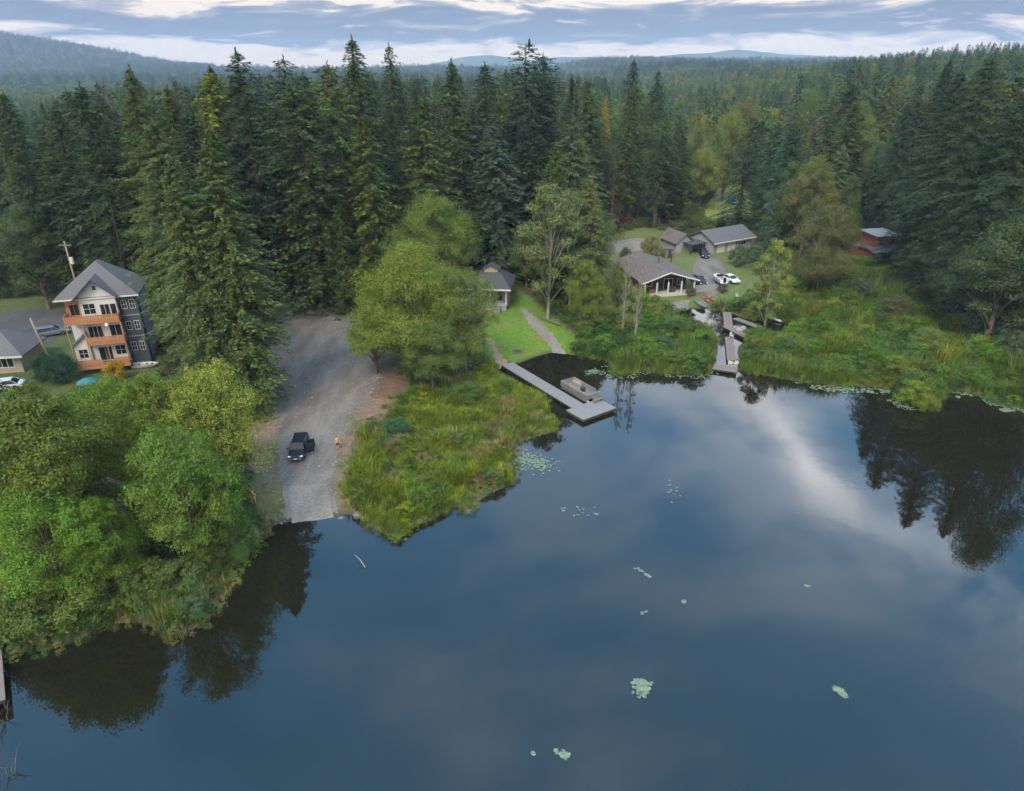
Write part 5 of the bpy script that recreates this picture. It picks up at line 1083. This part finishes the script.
def seated(loc,rz,lab):
    T=empty('person',loc,rz,lab,'person')
    ch=[[(0,0,.52,.14),(0,-.03,.70,.125),(0,-.05,.90,.145),(0,-.06,1.0,.11),(0,-.07,1.08,.055),(0,-.09,1.13,.058),(0,-.11,1.20,.092),(0,-.11,1.28,.082)]]
    for s in (-1,1): ch.append([0,(s*.11,-.05,.50,.095),(s*.16,-.45,.50,.065),(s*.16,-.48,.12,.042),(s*.16,-.50,.05,.042),(s*.17,-.64,.03,.028)])
    for s in (-1,1):
        k0=sum(len(c)-(1 if isinstance(c[0],int) else 0) for c in ch)
        ch.append([3,(s*.19,-.06,.97,.055),(s*.27,-.12,.74,.042),(s*.15,-.36,.62,.03),(s*.12,-.42,.60,.033)]); w=k0+3
        for f,dx in enumerate((-.03,-.01,.01,.03)): ch.append([w,(s*.12+dx,-.48,.59,.010),(s*.12+dx,-.53,.57,.008)])
        ch.append([w,(s*.08,-.44,.60,.010),(s*.06,-.47,.59,.008)])
    skinfig('body',ch,M['skin2'],T)
    tp=[[(0,0,.55,.155),(0,-.03,.70,.145),(0,-.05,.90,.165),(0,-.06,.99,.13)]]
    for s in (-1,1): tp.append([3,(s*.19,-.06,.975,.07),(s*.25,-.11,.80,.062)])
    skinfig('red_top',tp,M['redcloth'],T)
    lg=[[(0,0,.50,.15)]]
    for s in (-1,1): lg.append([0,(s*.11,-.06,.50,.115),(s*.155,-.42,.50,.085)])
    skinfig('shorts',lg,M['orangecloth'],T)
    bm=bmesh.new(); bmesh.ops.create_uvsphere(bm,u_segments=16,v_segments=10,radius=.105); bmesh.ops.delete(bm,geom=[v for v in bm.verts if v.co.z<-.02-(.09 if v.co.y>0 else -.04)],context='VERTS'); me=bpy.data.meshes.new('hair'); bm.to_mesh(me); bm.free(); me.materials.append(M['blond']); o=bpy.data.objects.new('hair',me); COL.objects.link(o); o.parent=T; o.location=(0,-.10,1.26)
    return T
p=P(254,501); seated((p.x,p.y,p.z),.4,'fair-haired person in red top seated on the bank left of the ramp')
T=empty('camp_chair',(p.x,p.y,p.z),.4,'dark camp chair under the person in the red top','chair'); MB().box(-.3,.3,-.32,.26,.33,.37).build('seat',M['cloth_dark'],T); MB().box(-.3,.3,.24,.28,.371,.95).build('backrest',M['cloth_dark'],T)
for a_ in (-.27,.27):
    for b_ in (-.28,.24): MB().tube((a_,b_,0),(a_,b_,.33),.018,n=6).build('leg',M['dark'],T)
exec_shrubs=[(672,262-20,2.5,1.0,(.1,.12,.05),'pale green bush beside the driveway, left of the whitewashed shed',650,252),
]
def shrub(px,py,H,w,c,lab):
    p=P(px,py); add_tree('shrub',p.x,p.y,H,wid=w,color=c,label=lab,z=p.z)
for s in [(651,258,5.0,1.0,(.13,.135,.06),'big pale bush by the driveway, left of the whitewashed shed'),
 (626,262,3.2,.9,(.04,.07,.035),'dark green bush beside the driveway, left of the pale bush'),
 (737,266,4.5,1.0,(.055,.09,.045),'dark green bush in front of the grey barn'),
 (611,230,5,1.1,(.085,.04,.035),'dark red leaved shrub above the driveway'),
 (623,226,4,1.1,(.09,.045,.035),'second red leaved shrub, right of the larger red one above the driveway'),
 (117,381,3,.9,(.24,.19,.03),'golden yellow shrub in front of the white house deck'),
 (64,382,4,1.0,(.02,.045,.025),'very dark green shrub left of the white house'),
 (48,378,3.5,1.0,(.03,.06,.03),'dark shrub beside the leaning utility pole'),
 (912,405,3.4,1.3,(.11,.15,.035),'bright green willow bush standing out into the lake from the marsh'),
 (925,355,4.5,1.1,(.085,.125,.04),'light green willow bush in the middle of the marsh'),
 (985,345,5.5,1.2,(.05,.085,.045),'large dark green bush at the back right of the marsh'),
 (1010,360,4.5,1.2,(.06,.09,.05),'grey green bush by the right frame edge of the marsh'),
 (890,318,4.5,1.2,(.07,.072,.038),'brownish bush in the back of the marsh'),
 (855,300,4,1.6,(.055,.085,.045),'bushy willow in front of the red house'),
 (950,322,5,1.4,(.045,.07,.04),'dark bush behind the middle of the marsh'),
 (785,352,2.6,1.6,(.06,.10,.05),'blue green bush on the near marsh beside the old dock'),
 (662,352,2.6,1.7,(.05,.085,.04),'dark green bush among the reeds left of the old dock'),
 (628,335,3.4,1.4,(.09,.11,.035),'olive bush left of the thin pale birches'),
 (590,328,3.4,1.3,(.10,.14,.035),'yellow green bush beside the lawn path near the shore'),
 (650,318,2.8,1.4,(.12,.13,.04),'yellowish bush in front of the lakeside house porch'),
 (395,440,2.6,1.4,(.04,.085,.04),'dark blue green bush on the marsh right of the lot'),
 (470,400,2.6,1.6,(.06,.10,.035),'low green bush under the right of the maple clump'),
 (238,560,2.0,1.1,(.06,.11,.035),'dark green bush at the water edge left of the ramp'),
 (222,540,2.8,1.2,(.05,.09,.045),'bush under the alders, left of the seated person'),
 (195,612,1.6,1.5,(.055,.095,.045),'mounded sedge bush hanging over the dark water'),
 (35,628,4.5,1.3,(.06,.095,.028),'leafy bush over the water right of the old pier'),
 (78,618,4.5,1.3,(.07,.105,.03),'leafy bush on the left bank, second from the old pier'),
 (112,603,4,1.3,(.055,.09,.03),'leafy bush on the left bank, third from the old pier'),
 (150,600,3.6,1.2,(.065,.10,.03),'leafy bush at the middle of the left bank'),
 (178,592,3.2,1.3,(.06,.095,.035),'bush beside the mounded sedge over the dark water'),
 (142,560,4.5,1.2,(.05,.08,.026),'dark bush under the slim bright alder'),
 (205,575,3,1.2,(.07,.10,.03),'low bush near the right end of the left bank'),
 (60,580,5,1.4,(.055,.09,.028),'tall bush between the alders of the left bank'),
 (618,300,3.2,1.2,(.075,.095,.033),'olive bush at the left corner of the lakeside house'),
 (655,303,1.6,1.2,(.07,.10,.03),'low bush in front of the lakeside house posts'),
 (690,296,1.8,1.2,(.09,.075,.04),'brownish low hedge behind the kayaks'),
 (722,292,1.5,1.5,(.08,.07,.04),'reddish brown low shrubs below the motor boat'),
 (752,262,3.5,1.1,(.05,.08,.03),'dark bush at the right end of the grey barn'),
 (690,243,3.5,1.0,(.045,.075,.028),'dark bush between shed and barn')]: shrub(*s)
# ------------------------------------------------------------------ world, light, haze
w=bpy.data.worlds.new('World'); sc.world=w; w.use_nodes=True; nt=w.node_tree; N=nt.nodes; L=nt.links; N.clear()
SUN_EL,SUN_AZ=rad(48),rad(200)
out=N.new('ShaderNodeOutputWorld'); sk=N.new('ShaderNodeTexSky'); sk.sky_type='NISHITA'; sk.sun_disc=False; sk.sun_elevation=SUN_EL; sk.sun_rotation=SUN_AZ
bg=N.new('ShaderNodeBackground'); bg.inputs[1].default_value=.10; L.new(sk.outputs[0],bg.inputs[0])
tc=N.new('ShaderNodeTexCoord'); sx=N.new('ShaderNodeSeparateXYZ'); L.new(tc.outputs['Generated'],sx.inputs[0])
def math_(op,a,b=None,c=None):
    n=N.new('ShaderNodeMath'); n.operation=op
    for i,v in enumerate((a,b,c)):
        if v is None: continue
        if isinstance(v,(int,float)): n.inputs[i].default_value=v
        else: L.new(v,n.inputs[i])
    return n.outputs[0]
def ramp_(fac,els,interp='EASE'):
    n=N.new('ShaderNodeValToRGB'); n.color_ramp.interpolation=interp
    while len(n.color_ramp.elements)<len(els): n.color_ramp.elements.new(.5)
    for e,(p,c) in zip(n.color_ramp.elements,els): e.position=p; e.color=(*c,1) if len(c)==3 else c
    L.new(fac,n.inputs[0]); return n.outputs[0]
def noise_(vec,s,det=6,ro=.55,dist=0):
    n=N.new('ShaderNodeTexNoise'); n.inputs['Scale'].default_value=s; n.inputs['Detail'].default_value=det; n.inputs['Roughness'].default_value=ro; n.inputs['Distortion'].default_value=dist; L.new(vec,n.inputs[0]); return n.outputs[0]
def map_(f,a,b,c,d):
    n=N.new('ShaderNodeMapRange'); n.inputs[1].default_value=a; n.inputs[2].default_value=b; n.inputs[3].default_value=c; n.inputs[4].default_value=d; L.new(f,n.inputs[0]); return n.outputs[0]
def mixc(f,a,b):
    n=N.new('ShaderNodeMix'); n.data_type='RGBA'; L.new(f,n.inputs[0]); L.new(a,n.inputs[6]); L.new(b,n.inputs[7]); return n.outputs[2]
z=math_('MAXIMUM',sx.outputs[2],0.0); zd=math_('ADD',z,.085)
cx=N.new('ShaderNodeCombineXYZ'); cx_x=math_('DIVIDE',sx.outputs[0],zd); cx_y=math_('DIVIDE',sx.outputs[1],zd); L.new(cx_x,cx.inputs[0]); L.new(cx_y,cx.inputs[1])
# low band near the horizon: streaky layers
mp=N.new('ShaderNodeMapping'); mp.inputs['Scale'].default_value=(5.0,5.0,34); mp.inputs['Location'].default_value=(1.3,0,2.2); L.new(tc.outputs['Generated'],mp.inputs[0])
nA=noise_(mp.outputs[0],1.25,8,.62,.8)
mp2=N.new('ShaderNodeMapping'); mp2.inputs['Scale'].default_value=(15,15,60); mp2.inputs['Location'].default_value=(4,1,3); L.new(tc.outputs['Generated'],mp2.inputs[0]); nD=noise_(mp2.outputs[0],1.0,6,.6,.6)
el=math_('ADD',math_('ADD',z,math_('MULTIPLY',math_('SUBTRACT',nA,.43),.14)),math_('MULTIPLY',math_('SUBTRACT',nD,.5),.035))
low=ramp_(map_(el,0,.2,0,1),[(0,(.37,.30,.24)),(.15,(.38,.305,.245)),(.20,(.20,.17,.185)),(.25,(.036,.046,.088)),(.34,(.042,.053,.095)),(.39,(.12,.11,.135)),(.45,(.38,.305,.245)),(.66,(.13,.17,.27)),(1,(.20,.27,.40))])
nB=noise_(cx.outputs[0],.95,7,.58,.5)
high=ramp_(nB,[(.34,(.03,.29,.60)),(.46,(.11,.41,.78)),(.57,(.34,.58,.88)),(.70,(.85,.95,1.1))])
wob=math_('MULTIPLY',math_('SUBTRACT',nB,.5),.35)
def streak(cx0,cy0,dx,dy,su,sv):
    a=math_('SUBTRACT',cx_x,cx0); b_=math_('SUBTRACT',cx_y,cy0)
    u_=math_('ADD',math_('MULTIPLY',a,dx),math_('MULTIPLY',b_,dy)); v_=math_('ADD',math_('ADD',math_('MULTIPLY',a,-dy),math_('MULTIPLY',b_,dx)),wob)
    return math_('EXPONENT',math_('MULTIPLY',math_('ADD',math_('POWER',math_('ABSOLUTE',math_('DIVIDE',u_,su)),2.0),math_('POWER',math_('ABSOLUTE',math_('DIVIDE',v_,sv)),2.0)),-1.0))
wht=N.new('ShaderNodeRGB'); wht.outputs[0].default_value=(2.0,2.05,2.15,1)
nC=noise_(cx.outputs[0],2.4,6,.6,.3)
pf=math_('MULTIPLY',math_('ADD',math_('ADD',math_('MULTIPLY',streak(.69,1.47,.08,-.997,.26,.055),.85),math_('MULTIPLY',streak(.86,1.0,.55,-.83,.24,.10),.38)),math_('MULTIPLY',streak(.66,1.45,.3,-.95,.6,.34),.30)),map_(nC,.38,.60,.05,1)); pf=math_('MINIMUM',pf,1.0)
high=mixc(pf,high,wht.outputs[0])
# pale band of open sky above the tree line on the right
pale=N.new('ShaderNodeRGB'); pale.outputs[0].default_value=(1.1,1.02,.95,1)
az=math_('DIVIDE',sx.outputs[0],math_('MAXIMUM',sx.outputs[1],.05)); ab=math_('EXPONENT',math_('MULTIPLY',math_('POWER',math_('ABSOLUTE',math_('DIVIDE',math_('SUBTRACT',az,.33),.28)),2.0),-1.0))
eb=math_('EXPONENT',math_('MULTIPLY',math_('POWER',math_('ABSOLUTE',math_('DIVIDE',math_('SUBTRACT',sx.outputs[2],.33),.10)),2.0),-1.0))
high=mixc(math_('MULTIPLY',math_('MULTIPLY',ab,eb),map_(nC,.3,.6,.35,1)),high,pale.outputs[0])
mx=mixc(map_(z,.08,.22,0,1),low,high)
back=N.new('ShaderNodeRGB'); back.outputs[0].default_value=(.86,.78,.66,1)  # unseen cream clouds added behind the camera to light the near tree sides
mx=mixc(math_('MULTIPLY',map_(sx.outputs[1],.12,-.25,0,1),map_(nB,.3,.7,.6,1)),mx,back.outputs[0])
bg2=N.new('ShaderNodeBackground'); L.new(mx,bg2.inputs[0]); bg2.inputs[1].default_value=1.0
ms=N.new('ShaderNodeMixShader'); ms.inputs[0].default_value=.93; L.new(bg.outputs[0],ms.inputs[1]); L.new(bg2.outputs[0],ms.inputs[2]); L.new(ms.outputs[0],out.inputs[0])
sun=bpy.data.lights.new('sun','SUN'); sun.energy=1.5; sun.angle=rad(24); sun.color=(1,.90,.74); so=bpy.data.objects.new('sun',sun); COL.objects.link(so)
sdv=Vector((math.sin(SUN_AZ)*math.cos(SUN_EL),math.cos(SUN_AZ)*math.cos(SUN_EL),math.sin(SUN_EL))); so.rotation_euler=sdv.to_track_quat('Z','Y').to_euler(); so.location=(0,0,200)
HAZE=1.6e-4
m,nt_,N_,L_,out_=newmat('haze_material'); v=N_.new('ShaderNodeVolumePrincipled'); v.inputs['Color'].default_value=(.46,.60,.78,1); v.inputs['Density'].default_value=HAZE; v.inputs['Anisotropy'].default_value=0; L_.new(v.outputs[0],out_.inputs['Volume'])
hz=MB().box(-5700,5700,-720,5250,-4.5,212).build('haze',m); tag(hz,kind='stuff')
sc.view_settings.view_transform='Standard'; sc.view_settings.look='None'; sc.view_settings.exposure=1.62; sc.view_settings.gamma=1
sc.cycles.use_adaptive_sampling=True; sc.cycles.adaptive_threshold=.04; sc.cycles.max_bounces=4; sc.cycles.diffuse_bounces=1; sc.cycles.glossy_bounces=3; sc.cycles.transmission_bounces=3; sc.cycles.volume_bounces=0; sc.cycles.transparent_max_bounces=8
sc.cycles.use_denoising=True; sc.cycles.caustics_reflective=False; sc.cycles.caustics_refractive=False
